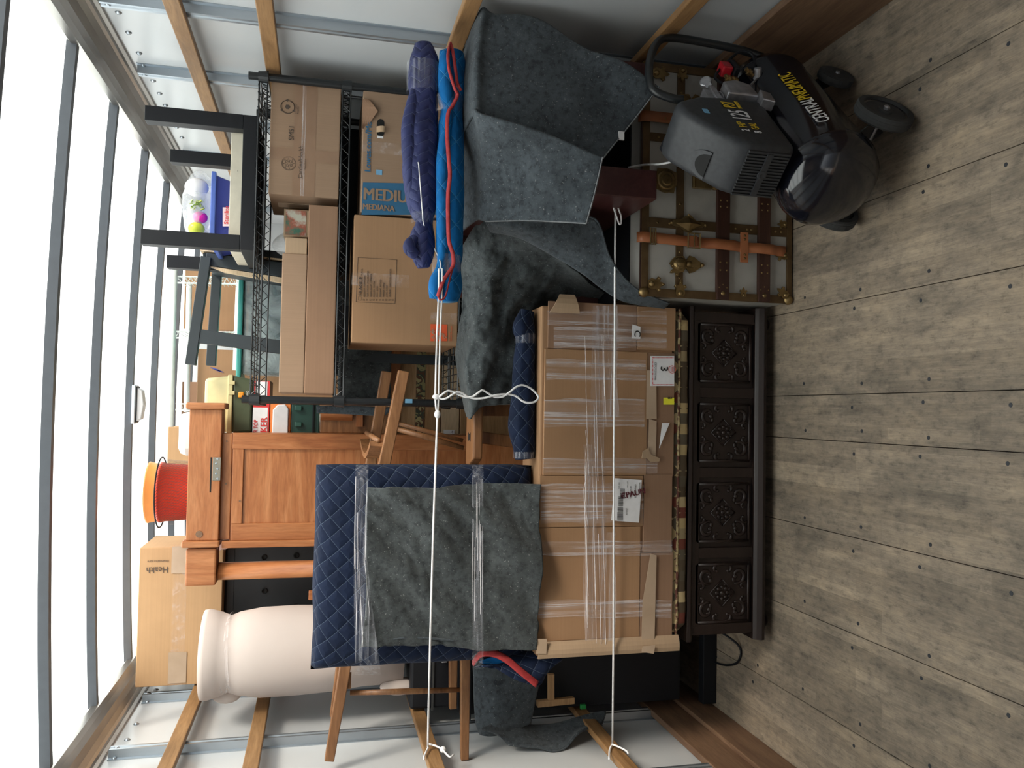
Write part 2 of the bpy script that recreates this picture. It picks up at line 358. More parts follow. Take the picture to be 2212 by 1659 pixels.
# clear, misty plastic
def clear(name, c, a=.35, rough=.15):
    m, nt, b = base(name, rough, 0, .6); b.inputs['Base Color'].default_value = c+(1,)
    f = nz(nt, coords(nt), 9, 4, .6, 1.0); nt.links.new(ramp(nt, f, [(.35, (a*.6,)*3), (.65, (min(1, a*1.6),)*3)]), b.inputs['Alpha']); bump(nt, b, f, .6, .01); return m
M['bag'] = clear('plastic_bag', (.85, .88, .9), .28); M['tote'] = clear('clear_tote', (.42, .50, .52), .62, .25)
# mesh basket with gaps
m, nt, b = base('wire_mesh', .4, .3); s = nd(nt, 'SeparateXYZ'); nt.links.new(coords(nt, kind='UV'), s.inputs[0])
A = mth(nt, 'MULTIPLY', mth(nt, 'ADD', s.outputs[0], mth(nt, 'MULTIPLY', s.outputs[1], .6)), 90); Bq = mth(nt, 'MULTIPLY', mth(nt, 'SUBTRACT', s.outputs[0], mth(nt, 'MULTIPLY', s.outputs[1], .6)), 90)
dd = mth(nt, 'MINIMUM', mth(nt, 'ABSOLUTE', mth(nt, 'SUBTRACT', mth(nt, 'FRACT', mth(nt, 'ADD', A, 500)), .5)), mth(nt, 'ABSOLUTE', mth(nt, 'SUBTRACT', mth(nt, 'FRACT', mth(nt, 'ADD', Bq, 500)), .5)))
nt.links.new(mth(nt, 'LESS_THAN', dd, .055), b.inputs['Alpha']); b.inputs['Base Color'].default_value = (.05, .03, .04, 1); M['mesh'] = m
# tapestry cushion cloth: squares with rounds in them
m, nt, b = base('tapestry_cloth', .9, 0, .1); ck = nd(nt, 'TexVoronoi'); ck.distance = 'CHEBYCHEV'; ck.inputs['Scale'].default_value = 30; ck.inputs['Randomness'].default_value = 0
c2 = nd(nt, 'TexVoronoi'); c2.inputs['Scale'].default_value = 15; c2.inputs['Randomness'].default_value = 0
cv = coords(nt, (1, 1, 1)); nt.links.new(cv, ck.inputs['Vector']); nt.links.new(cv, c2.inputs['Vector'])
s = nd(nt, 'SeparateXYZ'); nt.links.new(ck.outputs['Color'], s.inputs[0]); pal = [(0, (.10, .075, .05)), (.18, (.46, .35, .18)), (.38, (.17, .055, .04)), (.52, (.33, .26, .15)), (.68, (.52, .41, .23)), (.86, (.12, .10, .07))]
fa = mth(nt, 'LESS_THAN', c2.outputs['Distance'], .52)
nt.links.new(mix(nt, fa, ramp(nt, s.outputs[0], pal, 'CONSTANT'), ramp(nt, s.outputs[1], pal[::1], 'CONSTANT')), b.inputs['Base Color'])
bump(nt, b, nz(nt, coords(nt), 90, 2), .3, .002); M['tap'] = m
# camouflage tape
m, nt, b = base('camouflage_tape', .6); f = nz(nt, coords(nt), 22, 2, .5, 1.5)
nt.links.new(ramp(nt, f, [(0, (.30, .27, .12)), (.42, (.05, .06, .04)), (.5, (.12, .05, .025)), (.57, (.42, .36, .17))], 'CONSTANT'), b.inputs['Base Color']); M['camo'] = m

# ================================================================== the truck body
XL, XR = -.99, 1.30; YB, YF = -1.6, 5.25; ZC = 2.175
def zroof(x): return ZC + .035*(1-((x-.155)/1.145)**2)
# floor: boards with open seams, plus screw heads
f = B(); seams = [-1.0, -.728, -.459, -.190, .078, .213, .481, .748, 1.018, 1.31]
f.mi = 0
for a, c in zip(seams, seams[1:]): f.box((a+.0012, YB, -.03), (c-.0012, YF, 0))
f.box((-1.02, YB, -.06), (1.33, YF, -.031))
f.mi = 1
for i, (a, c) in enumerate(zip(seams, seams[1:])):
    if c-a < .2: xs = [a+.03, c-.03]
    else: xs = [a+.032, c-.032]
    for j, x in enumerate(xs):
        for k in range(-2, 10):
            y = 1.44+.265*k+(.03 if j else 0)
            if y > 3 or y < .9: continue
            x_ = x+random.uniform(-.008, .008); y_ = y+random.uniform(-.008, .008)
            if (i*5+k*3+j) % 5 == 0: continue
            f.lathe([(0, .0006), (.0050, .0006), (.0054, .0001)], (x_, y_, 0), seg=10)
struct(f.done('floor', [M['floor'], flat('screw_head', (.035, .038, .045), .5, .3)]))
o = B().box((XL-.03, YB, -.06), (XL, YF, 2.3)).done('wall_left', M['panel']); struct(o)
o = B().box((XR, YB, -.06), (XR+.03, YF, 2.3)).done('wall_right', M['panel']); struct(o)
o = B().box((XL-.03, YF, -.06), (XR+.03, YF+.03, 2.3)).done('wall_front', M['panel']); struct(o)
o = B().box((XL-.03, YB-.02, 2.16), (XR+.03, YB+.03, 2.32)).done('wall_back_header', M['alu']); struct(o); o.name = 'trim_40'
o = B().box((XL+.04, YB+.05, 2.02), (XR-.04, 1.05, 2.055)).done('light_block_door_1', M['alu']); struct(o)   # unseen raised roller door, added under the roof to block its light
o = B().box((XL-.03, YB-.03, 1.75), (XR+.03, YB-.01, 2.32)).done('light_block_door_2', M['alu']); struct(o)  # unseen panel added to lower the rear opening and cut daylight
g = B(); n = 16
g.grid([[V((XL-.02+(XR-XL+.04)*j/n, YB+(YF-YB)*i/10, zroof(XL+(XR-XL)*j/n)+.028)) for j in range(n+1)] for i in range(11)])
struct(g.done('ceiling', M['roof'], smooth=True))
tn = [0]
def trim(bb, mt, **k):
    tn[0] += 1; return struct(bb.done('trim_%d' % tn[0], mt, **k))
# roof bows (hat channels, arched)
for y in (-.99, -.48, .03, .53, 1.03, 1.54, 2.045, 2.555, 3.044, 3.564, 4.05, 4.57, 5.1):
    q = B(); pr = [(-.020, .026), (-.0125, 0), (.0125, 0), (.020, .026)]
    P = [[V((XL+.07+(XR-XL-.14)*j/16, y+a, zroof(XL+.07+(XR-XL-.14)*j/16)+c)) for a, c in pr] for j in range(17)]
    q.grid(P); trim(q, M['bow'], sol=.002)
# cove rail along each top edge
for sgn, xw in ((1, XR), (-1, XL)):
    pr = [(0, 2.112), (-.010, 2.112), (-.012, 2.124), (-.022, 2.127), (-.026, 2.136), (-.040, 2.150), (-.060, 2.163), (-.085, 2.170), (-.110, 2.174), (-.112, 2.196), (-.085, 2.224), (0, 2.24)]
    q = B(); q.prism([(xw+sgn*a, YB, z) for a, z in pr], (0, YF-YB, 0)); trim(q, M['alu'])
# upright hat posts on the side walls
def post(sgn, xw, y, z0=.0, z1=2.10):
    pr = [(-.034, 0), (-.034, .003), (-.020, .003), (-.016, .028), (-.006, .028), (-.004, .024), (.004, .024), (.006, .028), (.016, .028), (.020, .003), (.034, .003), (.034, 0)]
    q = B(); q.prism([(xw-sgn*d_, y+a, z0) for a, d_ in pr], (0, 0, z1-z0))
    for dy in (-.027, .027): q.lathe([(.007, 0), (.007, .002), (.004, .005), (0, .005)], (xw-sgn*.003, y+dy, z1-.02), (-sgn, 0, 0), 10)
    q.lathe([(.009, 0), (.009, .002), (.005, .006), (0, .006)], (xw-sgn*.024, y, z1-.02), (-sgn, 0, 0), 10)
    trim(q, M['steel'])
for y in (2.45, 2.945, 3.42, 3.89, 4.37, 4.85, 1.87, 1.37, .87): post(1, XR, y)
for y in (2.87, 3.38, 3.87, 4.36, 4.85, 2.38, 1.88, 1.38): post(-1, XL, y)
# rivets
for sgn, xw, ys in ((1, XR, (2.55, 2.68, 2.83, 3.06, 3.18, 3.30, 3.55, 3.68)), (-1, XL, (2.52, 2.66, 3.0, 3.14, 3.5))):
    q = B()
    for y in ys: q.lathe([(.010, 0), (.010, .001), (.006, .005), (0, .0055)], (xw, y, 2.075), (-sgn, 0, 0), 12)
    trim(q, M['steel'], smooth=True)
# wooden tie slats
for zc in (1.892, 1.645, 1.095, .515):
    trim(B().box((1.245, YB, zc-.0235), (1.268, YF-.02, zc+.0235)), M['slat'], bev=.003)
    trim(B().box((-.958, YB, zc-.0235), (-.935, YF-.02, zc+.0235)), M['slat'], bev=.003)
# kick boards
trim(B().box((1.268, YB, 0), (1.292, YF-.02, .262)), M['kick'], bev=.002)
q = B(); q.box((-.982, YB, 0), (-.958, YF-.02, .235)); trim(q, M['kick'], bev=.002)
trim(B().box((-.958, YB, 0), (-.942, YF-.02, .115)), M['kick'], bev=.003)
# dome light on a roof bow
t = thing('dome_light', 'small oblong dome light fixed to the roof bow above the pine cabinet', 'lamp', (at(285, 872, Z=2.20).x, 3.564, 2.2))
x0, x1 = at(285, 915, Y=3.564).x, at(285, 832, Y=3.564).x; zz = zroof((x0+x1)/2)
B().box((x0, 3.529, zz-.016), (x1, 3.599, zz)).done('housing', M['steel'], t, bev=.004)
q = B(); q.prism([(x0+.008, 3.539, zz-.016), (x0+.02, 3.539, zz-.038), ((x0+x1)/2, 3.539, zz-.046), (x1-.02, 3.539, zz-.038), (x1-.008, 3.539, zz-.016)], (0, .05, 0)); q.done('diffuser', pm('lamp_lens', (.42, .42, .43), (.50, .50, .52), ns=8, rough=.25), t, bev=.004)
B().box((x0+.006, 3.536, zz-.02), (x1-.006, 3.592, zz-.0155)).done('gasket', M['black'], t)
# ================================================================== boxes and writing
UR, RT, DN, LF, TW = (0, 0, 1), (1, 0, 0), (0, 0, -1), (-1, 0, 0), (0, -1, 0)
def crate_body(t, x0, x1, y0, y1, z0, z1, mt, bev=.004, name='carton'):
    return B().box((x0, y0, z0), (x1, y1, z1)).done(name, mt, t, bev=bev)
def strip(t, x0, x1, z0, z1, y, mt, name='tape', th=.0012, bow=0, label=None):
    n = 10; P = [[V((x0+(x1-x0)*j/n, y-th-bow*math.sin(math.pi*j/n), z0+(z1-z0)*i/4)) for j in range(n+1)] for i in range(5)]
    return B().grid(P).done(name, mt, t, label=label)
# ---------------------------------------------------------------- carved chest
t = thing('blanket_chest', 'low dark wooden chest with four carved scroll panels on its front', 'chest', (-.05, 2.55, 0))
cx0, cx1, cyf, cyb = -.575, .495, 2.41, 2.61
B().box((cx0+.015, cyf+.012, .06), (cx1-.015, cyb, .295)).done('body', M['dark'], t, bev=.002)
q = B(); q.prism([(cx0-.008, cyf-.018, .040), (cx0-.008, cyf-.022, .052), (cx0-.008, cyf-.012, .066), (cx0-.008, cyf-.004, .075), (cx0-.008, cyb, .075), (cx0-.008, cyb, .040)], (cx1-cx0+.016, 0, 0)); q.done('base_moulding', M['dark'], t, bev=.002)
q = B(); q.prism([(cx0-.005, cyf-.004, .292), (cx0-.005, cyf-.012, .300), (cx0-.005, cyf-.010, .312), (cx0-.005, cyb, .312), (cx0-.005, cyb, .292)], (cx1-cx0+.010, 0, 0)); q.done('lid', M['dark'], t, bev=.002)
q = B()
for x in (cx0+.04, cx1-.04):
    for y in (cyf+.05, cyb-.05): B().lathe([(0, 0), (.018, 0), (.028, .012), (.026, .028), (.018, .04), (0, .04)], (x, y, 0), seg=14).done('foot', M['dark'], t, smooth=True)
q.bm.free()
pw = (cx1-cx0-.03)/4
def curl(q, c, r, a0, a1, th, y, dirn=1, n=16, taper=True):
    pts = []; rad = []
    for i in range(n+1):
        f = i/n; a = a0+(a1-a0)*f; rr = r*(1-.62*f)
        pts.append((c[0]+rr*math.cos(a)*dirn, y, c[1]+rr*math.sin(a))); rad.append(th*(.35+1.0*math.sin(math.pi*min(1, f*.85+.12))))
    q.tube(pts, rad, 6)
    q.ball((pts[-1][0], y, pts[-1][2]), th*1.5, 1, .7, 1, 8, 6)
def carved(name, cx, cz, s, parent, y):
    q = B()
    h = s/2
    for a, c in (((-h, -h), (h, -h)), ((h, -h), (h, h)), ((h, h), (-h, h)), ((-h, h), (-h, -h))):
        q.beam((cx+a[0], y, cz+a[1]), (cx+c[0], y, cz+c[1]), .008, .010, up=(0, 1, 0))
    d = h*.47
    for a, c in (((-d, 0), (0, -d)), ((0, -d), (d, 0)), ((d, 0), (0, d)), ((0, d), (-d, 0))):
        q.beam((cx+a[0], y, cz+a[1]), (cx+c[0], y, cz+c[1]), .0035, .006, up=(0, 1, 0))
    for sx in (-1, 1):
        for sz in (-1, 1):
            c = (cx+sx*h*.60, cz+sz*h*.60)
            a0 = math.pi*1.15 if sz > 0 else -math.pi*1.15
            curl(q, c, h*.30, a0, a0+(-1 if sz > 0 else 1)*math.pi*1.75, .0052, y, sx)
            curl(q, (cx+sx*h*.82, cz+sz*h*.22), h*.17, -sz*.6, sz*3.2, .0040, y, sx, 10)
            curl(q, (cx+sx*h*.22, cz+sz*h*.82), h*.17, sz*.9, -sz*2.6, .0040, y, sx, 10)
            q.ball((cx+sx*h*.44, y, cz+sz*h*.44), .006, 1.6, .6, 1, 8, 6)
            q.ball((cx+sx*h*.70, y, cz+sz*h*.52), .006, .8, .6, 1.5, 8, 6)
    for k in range(8):
        a = k*math.pi/4
        q.ball((cx+math.cos(a)*h*.20, y, cz+math.sin(a)*h*.20), .0065, 1, .6, 1, 8, 6)
        q.ball((cx+math.cos(a+.39)*h*.31, y, cz+math.sin(a+.39)*h*.31), .004, 1, .6, 1, 8, 6)
    q.ball((cx, y, cz), .008, 1, .8, 1, 10, 8)
    o = q.done(name, M['dark'], parent, smooth=True); return o
zc = .182
for i in range(4):
    cx = cx0+.015+pw*(i+.5)
    p = B().box((cx-.098, cyf+.006, zc-.098), (cx+.098, cyf+.0125, zc+.098)).done('panel', M['dark'], t)
    carved('carving', cx, zc, .185, t, cyf+.004)
for i in range(5):
    cx = min(max(cx0+.015+pw*i, cx0+.03), cx1-.03)
    B().box((cx-.017, cyf, .075), (cx+.017, cyf+.013, .292)).done('stile', M['dark'], t, bev=.002)
B().box((cx0+.04, cyf-.001, .268), (cx1-.04, cyf+.012, .292)).done('rail', M['dark'], t, bev=.001)
# cushion on the chest
t = thing('bench_cushion', 'long patchwork tapestry seat cushion between the carved chest and the wrapped cartons', 'cushion', (-.04, 2.55, .312))
q = B(); n = 60
def cush(i, k):
    x = cx0+.02+(cx1-cx0-.03)*i/n; a = 2*math.pi*k/24; cy, cz = 2.503, .343
    y = .111*abs(math.cos(a))**.28*(1 if math.cos(a) > 0 else -1); z = .030*abs(math.sin(a))**.45*(1 if math.sin(a) > 0 else -1)
    e = .6+.4*min(1, min(i, n-i)/2)
    wv = noise.noise(V((x*14, a, 3)))*.003
    return V((x, cy-(y)*(e if e < 1 else 1)+wv, cz+z*e+wv))
q.grid([[cush(i, k % 24) for k in range(25)] for i in range(n+1)]); bmesh.ops.remove_doubles(q.bm, verts=q.bm.verts, dist=.0004)
bmesh.ops.holes_fill(q.bm, edges=q.bm.edges, sides=40)
q.done('cushion_cover', M['tap'], t, smooth=True)
q = B(); q.tube([(cx0+.02+(cx1-cx0-.03)*i/80, 2.392+random.uniform(-.001, .001), .352+noise.noise(V((i*.3, 0, 0)))*.003) for i in range(81)], .0045, 6); q.done('piping', pm('tapestry_piping', (.10, .03, .02), (.42, .33, .17), ns=55, rough=.8, lo=.45, hi=.55), t, smooth=True)

# ---------------------------------------------------------------- long wrapped cartons on the cushion
t = thing('wrapped_carton', 'wide patched brown carton bound in stretch film, lying on the tapestry cushion', 'box', (-.06, 2.5, .374))
bx0, bx1, byf, byb, bz0, bz1 = -.595, .475, 2.385, 2.60, .374, .812
B().box((bx0, byf+.006, bz0), (bx1, byb, bz1)).done('carton', M['card'], t, bev=.006)
def pxx(y): return at(1300, y, Y=byf).x
def pxz(x): return at(x, 1050, Y=byf).z
# flat sheets of board making up the front
sheets = [(655, 757, 1178, 1372, 'card3', .004), (657, 753, 1372, 1456, 'card', .006), (757, 1027, 1172, 1396, 'card', .008), (757, 1030, 1396, 1455, 'card3', .006), (1027, 1138, 1165, 1390, 'card', .008), (1024, 1196, 1390, 1452, 'card3', .009), (1138, 1380, 1160, 1385, 'card', .007), (1196, 1395, 1385, 1456, 'card3', .006)]
for (ya, yb, xa, xb, mt, th) in sheets:
    B().box((pxx(yb)+.001, byf+.006-th, pxz(xb)+.001), (pxx(ya)-.001, byf+.007, pxz(xa)-.001)).done('board_sheet', M[mt], t, bev=.001)
# left end flap and torn corner
P = [[V((pxx(1380)-.0*i+(-.045)*(j/4), byf-.004-.012*math.sin(j/4*2.2)+.006*i/6, pxz(1165)+(pxz(1468)-pxz(1165))*i/6)) for j in range(5)] for i in range(7)]
B().grid(P).done('end_flap', M['card2'], t, sol=.004, label='pale folded flap on the left end')
P = [[V((pxx(680)+.055*(j/4), byf-.006-.010*math.sin(j/4*3), pxz(1180+j*5)+(pxz(1245-j*8)-pxz(1180))*i/4)) for j in range(5)] for i in range(5)]
B().grid(P).done('corner_flap', M['card2'], t, sol=.003, label='pale crumpled flap at the top right corner')
# film straps: a wide upright-running band across the face and thin level ones
def px_strip(x0, x1, y0, y1, mt, name='stretch_film', d=.006, n=24, wav=.002):
    P = []
    for i in range(n+1):
        yy = y0+(y1-y0)*i/n; row = []
        for j in range(7):
            xx = x0+(x1-x0)*j/6+2.5*math.sin(i*.35+x0); p = at(xx, yy, Y=byf-d); p.y -= abs(noise.noise(V((p.x*20, 0, p.z*60))))*wav; row.append(p)
        P.append(row)
    return B().grid(P).done(name, M[mt], t, smooth=True)
px_strip(1277, 1308, 660, 1392, 'filmd'); px_strip(1262, 1282, 960, 1400, 'film', d=.007); px_strip(1300, 1335, 640+20, 900, 'film', d=.0065); px_strip(1310, 1330, 1150, 1400, 'film', d=.0075)
def px_strip_h(x0, x1, y0, y1, mt, d=.005):
    P = []
    for i in range(25):
        xx = x0+(x1-x0)*i/24; row = []
        for j in range(7):
            p = at(xx, y0+(y1-y0)*j/6+1.5*math.sin(i*.5+y0), Y=byf-d); p.y -= abs(noise.noise(V((p.x*60, 1, p.z*20))))*.002; row.append(p)
        P.append(row)
    return B().grid(P).done('stretch_film', M[mt], t, smooth=True)
for a in ((1182, 1440, 672, 702), (1180, 1395, 776, 822), (1175, 1392, 862, 922), (1172, 1420, 990, 1022), (1168, 1390, 1045, 1130), (1162, 1452, 1168, 1200), (1160, 1450, 1296, 1334), (1196, 1440, 706, 752)):
    px_strip_h(*a, 'filmv')
# strands of film
for k in range(16):
    x = random.choice([1280, 1286, 1292, 1299, 1265, 1270, 1302, 1318, 1262, 1365]); y0 = random.uniform(680, 1150); y1 = min(1395, y0+random.uniform(150, 420))
    if x > 1340: y0 = 1130; y1 = 1390
    B().tube([at(x+random.uniform(-3, 3)+2*math.sin(i), y0+(y1-y0)*i/8, Y=byf-.011) for i in range(9)], .0008, 4).done('film_strand', M['crease'], t) if k == 0 else None
q = B()
for k in range(15):
    x = random.choice([1280, 1286, 1292, 1299, 1265, 1270, 1302, 1318, 1262]); y0 = random.uniform(680, 1200); y1 = min(1395, y0+random.uniform(120, 400))
    xs = x+random.uniform(-3, 3); q.tube([at(xs+(i*.8), y0+(y1-y0)*i/8, Y=byf-.0115-.0005*(k % 3)) for i in range(9)], .0008, 4)
q.done('film_crease', M['crease'], t)['kind'] = 'stuff'
# brown tape bits
def px_quad(pts, Y, mt, name, th=.0015, parent=None, label=None):
    P = [at(a, b_, Y=Y) for a, b_ in pts]; return B().prism(P, (0, -th, 0)).done(name, mt, parent, label=label)
px_quad([(1402, 1055-150), (1418, 910), (1416, 985), (1400, 985)], byf-.004, M['tapeb'], 'tape', parent=t)
px_quad([(1397, 800), (1417, 800), (1418, 905), (1396, 905)], byf-.005, M['tapeb'], 'tape', parent=t)
px_quad([(1405, 1196), (1418, 1200), (1413, 1395), (1385, 1397), (1388, 1300)], byf-.006, M['tapeb'], 'tape', parent=t)
px_quad([(1160, 1380), (1181, 1380), (1180, 1412), (1158, 1412)], byf-.021, M['tapeb'], 'tape', parent=t)
px_quad([(1388, 1396), (1415, 1394), (1412, 1412), (1386, 1408)], byf-.021, M['tapeb'], 'tape', parent=t)
q = B(); P = [at(a, b_, Y=byf-.008) for a, b_ in [(1388, 975), (1400, 968), (1405, 982), (1425, 990), (1423, 997), (1405, 998), (1397, 990), (1386, 990)]]; q.prism(P, (0, -.004, 0)); q.done('torn_board', M['card2'], t)
# labels
yl = byf-.0085
lab = px_quad([(1405, 769), (1456, 769), (1456, 834), (1405, 834)], yl, M['white'], 'paper_label', parent=t, label='white label with a red dashed border and a large 3')
q = B()
for i in range(22):
    yy = 772+i*2.8; q.prism([at(a, b_, Y=yl-.0018) for a, b_ in ((1409, yy), (1411, yy), (1411, yy+1.5), (1409, yy+1.5))], (0, -.0003, 0))
for yy in (772, 830):
    for i in range(16):
        xx = 1411+i*2.8; q.prism([at(a, b_, Y=yl-.0018) for a, b_ in ((xx, yy), (xx+1.6, yy), (xx+1.6, yy+1.6), (xx, yy+1.6))], (0, -.0003, 0))
cc_ = at(1452, 798, Y=yl-.002)
for r_ in (.012,): q.tube([cc_+V((math.cos(a*math.pi/8)*r_, 0, math.sin(a*math.pi/8)*r_)) for a in range(16)], .0007, 4, closed=True)
for dz in (-.004, 0, .004): q.box((cc_.x-.008, yl-.0028, cc_.z+dz-.0005), (cc_.x+.008, yl-.0022, cc_.z+dz+.0005))
q.done('red_border', M['redp'], t)
p = at(1427, 796, Y=yl-.002); text(t, '3', (p.x+.008, p.y, p.z+.0), LF, DN, .036, M['ink'], bold=.02)
p = at(1414, 783, Y=yl-.002); text(t, 'DEPUY SYNTHES', (p.x, p.y, p.z), LF, DN, .0075, M['ink'])
px_quad([(1433, 859), (1456, 859), (1456, 874), (1433, 874)], byf-.008, flat('yellow_sticker', (.85, .80, .04), .5), 'sticker', parent=t, label='small yellow sticker reading 664')
p = at(1443, 870, Y=byf-.0098); text(t, '664', (p.x+.012, p.y, p.z+.002), DN, RT, .010, M['ink'], bold=.02)
px_quad([(1430, 914), (1446, 914), (1424, 968)], byf-.008, M['white'], 'torn_label', parent=t)
lab = px_quad([(1329, 1033), (1386, 1037), (1380, 1129), (1320, 1124)], byf-.0105, M['white'], 'shipping_label', parent=t, label='white shipping label with a bar code and handwriting')
q = B(); yb_ = byf-.0124
for k, (ya, yz, xa, xz) in enumerate(((1056, 1076, 1340, 1350), (1072, 1092, 1336, 1346), (1096, 1124, 1334, 1346))):
    yy = ya
    while yy < yz:
        wv = random.choice([.5, .8, 1.2]); q.prism([at(a, b_, Y=yb_) for a, b_ in ((xa, yy), (xz, yy+.5), (xz, yy+.5+wv), (xa, yy+wv))], (0, -.0002, 0)); yy += wv+random.choice([.6, 1.0])
q.done('bar_code', M['ink'], t)
for s_, px, py, sz in (('Specialized Site', 1381, 1042, .0055), ('6/8 packs x12', 1371, 1046, .0075), ('REF 56A1 4x8 sterile', 1361, 1050, .0045), ('LOT 9304', 1354, 1040, .0045), ('CE 0123', 1352, 1098, .006), ('Ordinances', 1333, 1106, .005), ('EXP 2016', 1336, 1042, .005)):
    p = at(px, py, Y=yb_); text(t, s_, (p.x, p.y, p.z), LF, DN, sz, M['ink'])
p = at(1342, 1078, Y=yb_-.0004); text(t, '\u20acPAUN', (p.x, p.y, p.z), (.22, 0, -1), RT, .025, M['mar'], bold=.035)
px_quad([(1366, 678+23), (1383, 706), (1383, 732), (1364, 731)], byf-.0095, M['white'], 'paper_label', parent=t)
p = at(1370, 727, Y=byf-.0113); text(t, 'C', (p.x+.020, p.y, p.z), LF, DN, .030, M['ink'], bold=.02)

# ---------------------------------------------------------------- quilt-wrapped bundle on the carton
t = thing('wrapped_bundle', 'upright bundle wrapped in navy quilt with a grey felt pad strapped on its front', 'bundle', (-.33, 2.5, .812))
wy = 2.415; wx0, wx1, wz0, wz1 = -.620, -.020, .815, 1.475
def rr(i, n): return -1+2*i/n
def pad(x0, x1, z0, z1, yc, hy, nx=44, nz_=44, pw_=7, amp=.006, seed=0, back=True):
    fr, bk_ = [], []
    for i in range(nz_+1):
        a, b_ = [], []
        for j in range(nx+1):
            u, v = rr(j, nx), rr(i, nz_)
            su = math.copysign(abs(u)**.85, u); sv = math.copysign(abs(v)**.85, v)
            x = (x0+x1)/2+(x1-x0)/2*su; z = (z0+z1)/2+(z1-z0)/2*sv
            h = hy*max(0, (1-abs(u)**pw_))**.5*max(0, (1-abs(v)**pw_))**.5
            e = noise.fractal(V((x*5+seed, z*5, seed)), 1, 2, 3)
            xo = noise.noise(V((z*7, seed, 1)))*.006*(abs(u) > .8)*abs(u); zo = noise.noise(V((x*7, seed, 5)))*.006*abs(v)*(abs(v) > .8)
            a.append(V((x+xo, yc-h-amp*e*(h/hy), z+zo))); b_.append(V((x+xo, yc+h, z+zo)))
        fr.append(a); bk_.append(b_)
    return fr, bk_
fr, bk_ = pad(wx0, wx1, wz0, wz1, wy+.055, .060, seed=2)
q = B(); q.grid(fr); q.grid(bk_); bmesh.ops.remove_doubles(q.bm, verts=q.bm.verts, dist=.0005); q.done('quilt', M['navy'], t, smooth=True)
# grey pad: from pixel outline
ctrl = []
for (xa, sh) in ((790, 0), (870, 0), (960, 0), (1060, 0), (1163, 0)):
    ctrl.append([at(xa-10, 1392+(6 if xa > 1000 else 0), Y=wy-.022), at(xa, 1290, Y=wy-.034), at(xa, 1180, Y=wy-.036), at(xa, 1100, Y=wy-.034), at(xa+4, 1052-(7 if xa > 1000 else 0), Y=wy-.028)])
def diag(P, amp, f, seed=0, th=.9):
    for r in P:
        for p in r:
            s_ = p.x*math.cos(th)+p.z*math.sin(th); c_ = -p.x*math.sin(th)+p.z*math.cos(th)
            p.y -= amp*(noise.noise(V((s_*f, c_*2.2, seed)))*1.0+.5*noise.noise(V((s_*f*2.3, c_*3, seed+4))))
    return P
P = diag(patch(ctrl, 20, 20), .036, 8, 3, 2.35)
def crumple(P, amp, f, seed=0, th=0.0, st=1.0):
    for r in P:
        for p in r:
            u = p.x*math.cos(th)+p.z*math.sin(th); v = -p.x*math.sin(th)+p.z*math.cos(th)
            p.y -= amp*(1-2.6*abs(noise.noise(V((u*f, v*f*st, seed)))))
    return P
crumple(P, .012, 11, 5, 2.35, .3); crumple(P, .004, 26, 8, 2.2, .4)
B().grid(P).done('felt_pad', M['felt2'], t, smooth=True, sol=.010, label='grey felt pad folded over the front')
ctrl = [[at(xa, 1392, Y=wy-.022), at(xa, 1385+3*math.sin(xa/40), Y=wy-.030)] for xa in range(800, 1164, 40)]
B().tube([at(xa, 1380+3*math.sin(xa/30), Y=wy-.034) for xa in range(790, 1164, 12)], .0035, 6).done('felt_fold_edge', M['felt'], t, smooth=True)
# film bands
for (x0, x1, k) in ((768, 796, 0), (1020, 1044, 1)):
    P = []
    for i in range(41):
        yy = 1004+(1458-1004)*i/40 if k == 0 else 1004+(1444-1004)*i/40; row = []
        spread = (28*max(0, (yy-1200)/260) if k == 0 else 0)
        e = min(1, min(i, 40-i)/3)
        for j in range(8):
            xx = x0+(x1-x0)*j/7 + spread*j/7 - (0 if k else 4*math.sin(i/40*3)); p = at(xx, yy, Y=wy+.03-.092*e**.5); p.y -= .003*noise.noise(V((p.x*6, 0, p.z*120))); row.append(p)
        P.append(row)
    B().grid(P).done('stretch_film', M['filmd'], t, smooth=True)
    q = B()
    for s_ in range(9):
        j = random.random(); a0 = random.uniform(1010, 1200); a1 = a0+random.uniform(100, 220)
        def xxf(yy): return x0+(x1-x0)*j+(28*max(0, (yy-1200)/260)*j if k == 0 else 0)-(0 if k else 4*math.sin((yy-1004)/454*3))
        q.tube([at(xxf(a0+(a1-a0)*i/8), a0+(a1-a0)*i/8, Y=wy-.066) for i in range(9)], .0006, 4)
    q.done('film_crease', M['crease'], t)['kind'] = 'stuff'
# hanging corner with red binding, lower left
P = patch([[at(1025, 1440, Y=2.47), at(1075, 1420, Y=2.44), at(1165, 1400, Y=2.45)], [at(1040, 1436, Y=2.42), at(1110, 1438, Y=2.40), at(1185, 1410, Y=2.41)], [at(1065, 1438, Y=2.41), at(1130, 1470, Y=2.385), at(1215, 1425, Y=2.40)], [at(1085, 1440, Y=2.42), at(1160, 1482, Y=2.39), at(1185, 1440, Y=2.42)]], 6, 8, .004, 12)
B().grid(P).done('quilt_corner', M['navy'], t, smooth=True, sol=.006)
q = B(); pts = catmull([at(1022, 1432, Y=2.43), at(1040, 1412, Y=2.40), at(1068, 1412, Y=2.385), at(1095, 1425, Y=2.38), at(1125, 1450, Y=2.375), at(1160, 1478, Y=2.375)], 6)
q.tube(pts, .012, 8, flat=.35); q.done('red_binding', M['red'], t, smooth=True)
q = B(); P = patch([[at(1035, 1428, Y=2.44), at(1065, 1418, Y=2.42), at(1092, 1430, Y=2.42)], [at(1060, 1438, Y=2.44), at(1075, 1440, Y=2.425), at(1095, 1438, Y=2.43)]], 4, 4); q.grid(P).done('blue_lining', M['blue'], t, smooth=True, sol=.004)

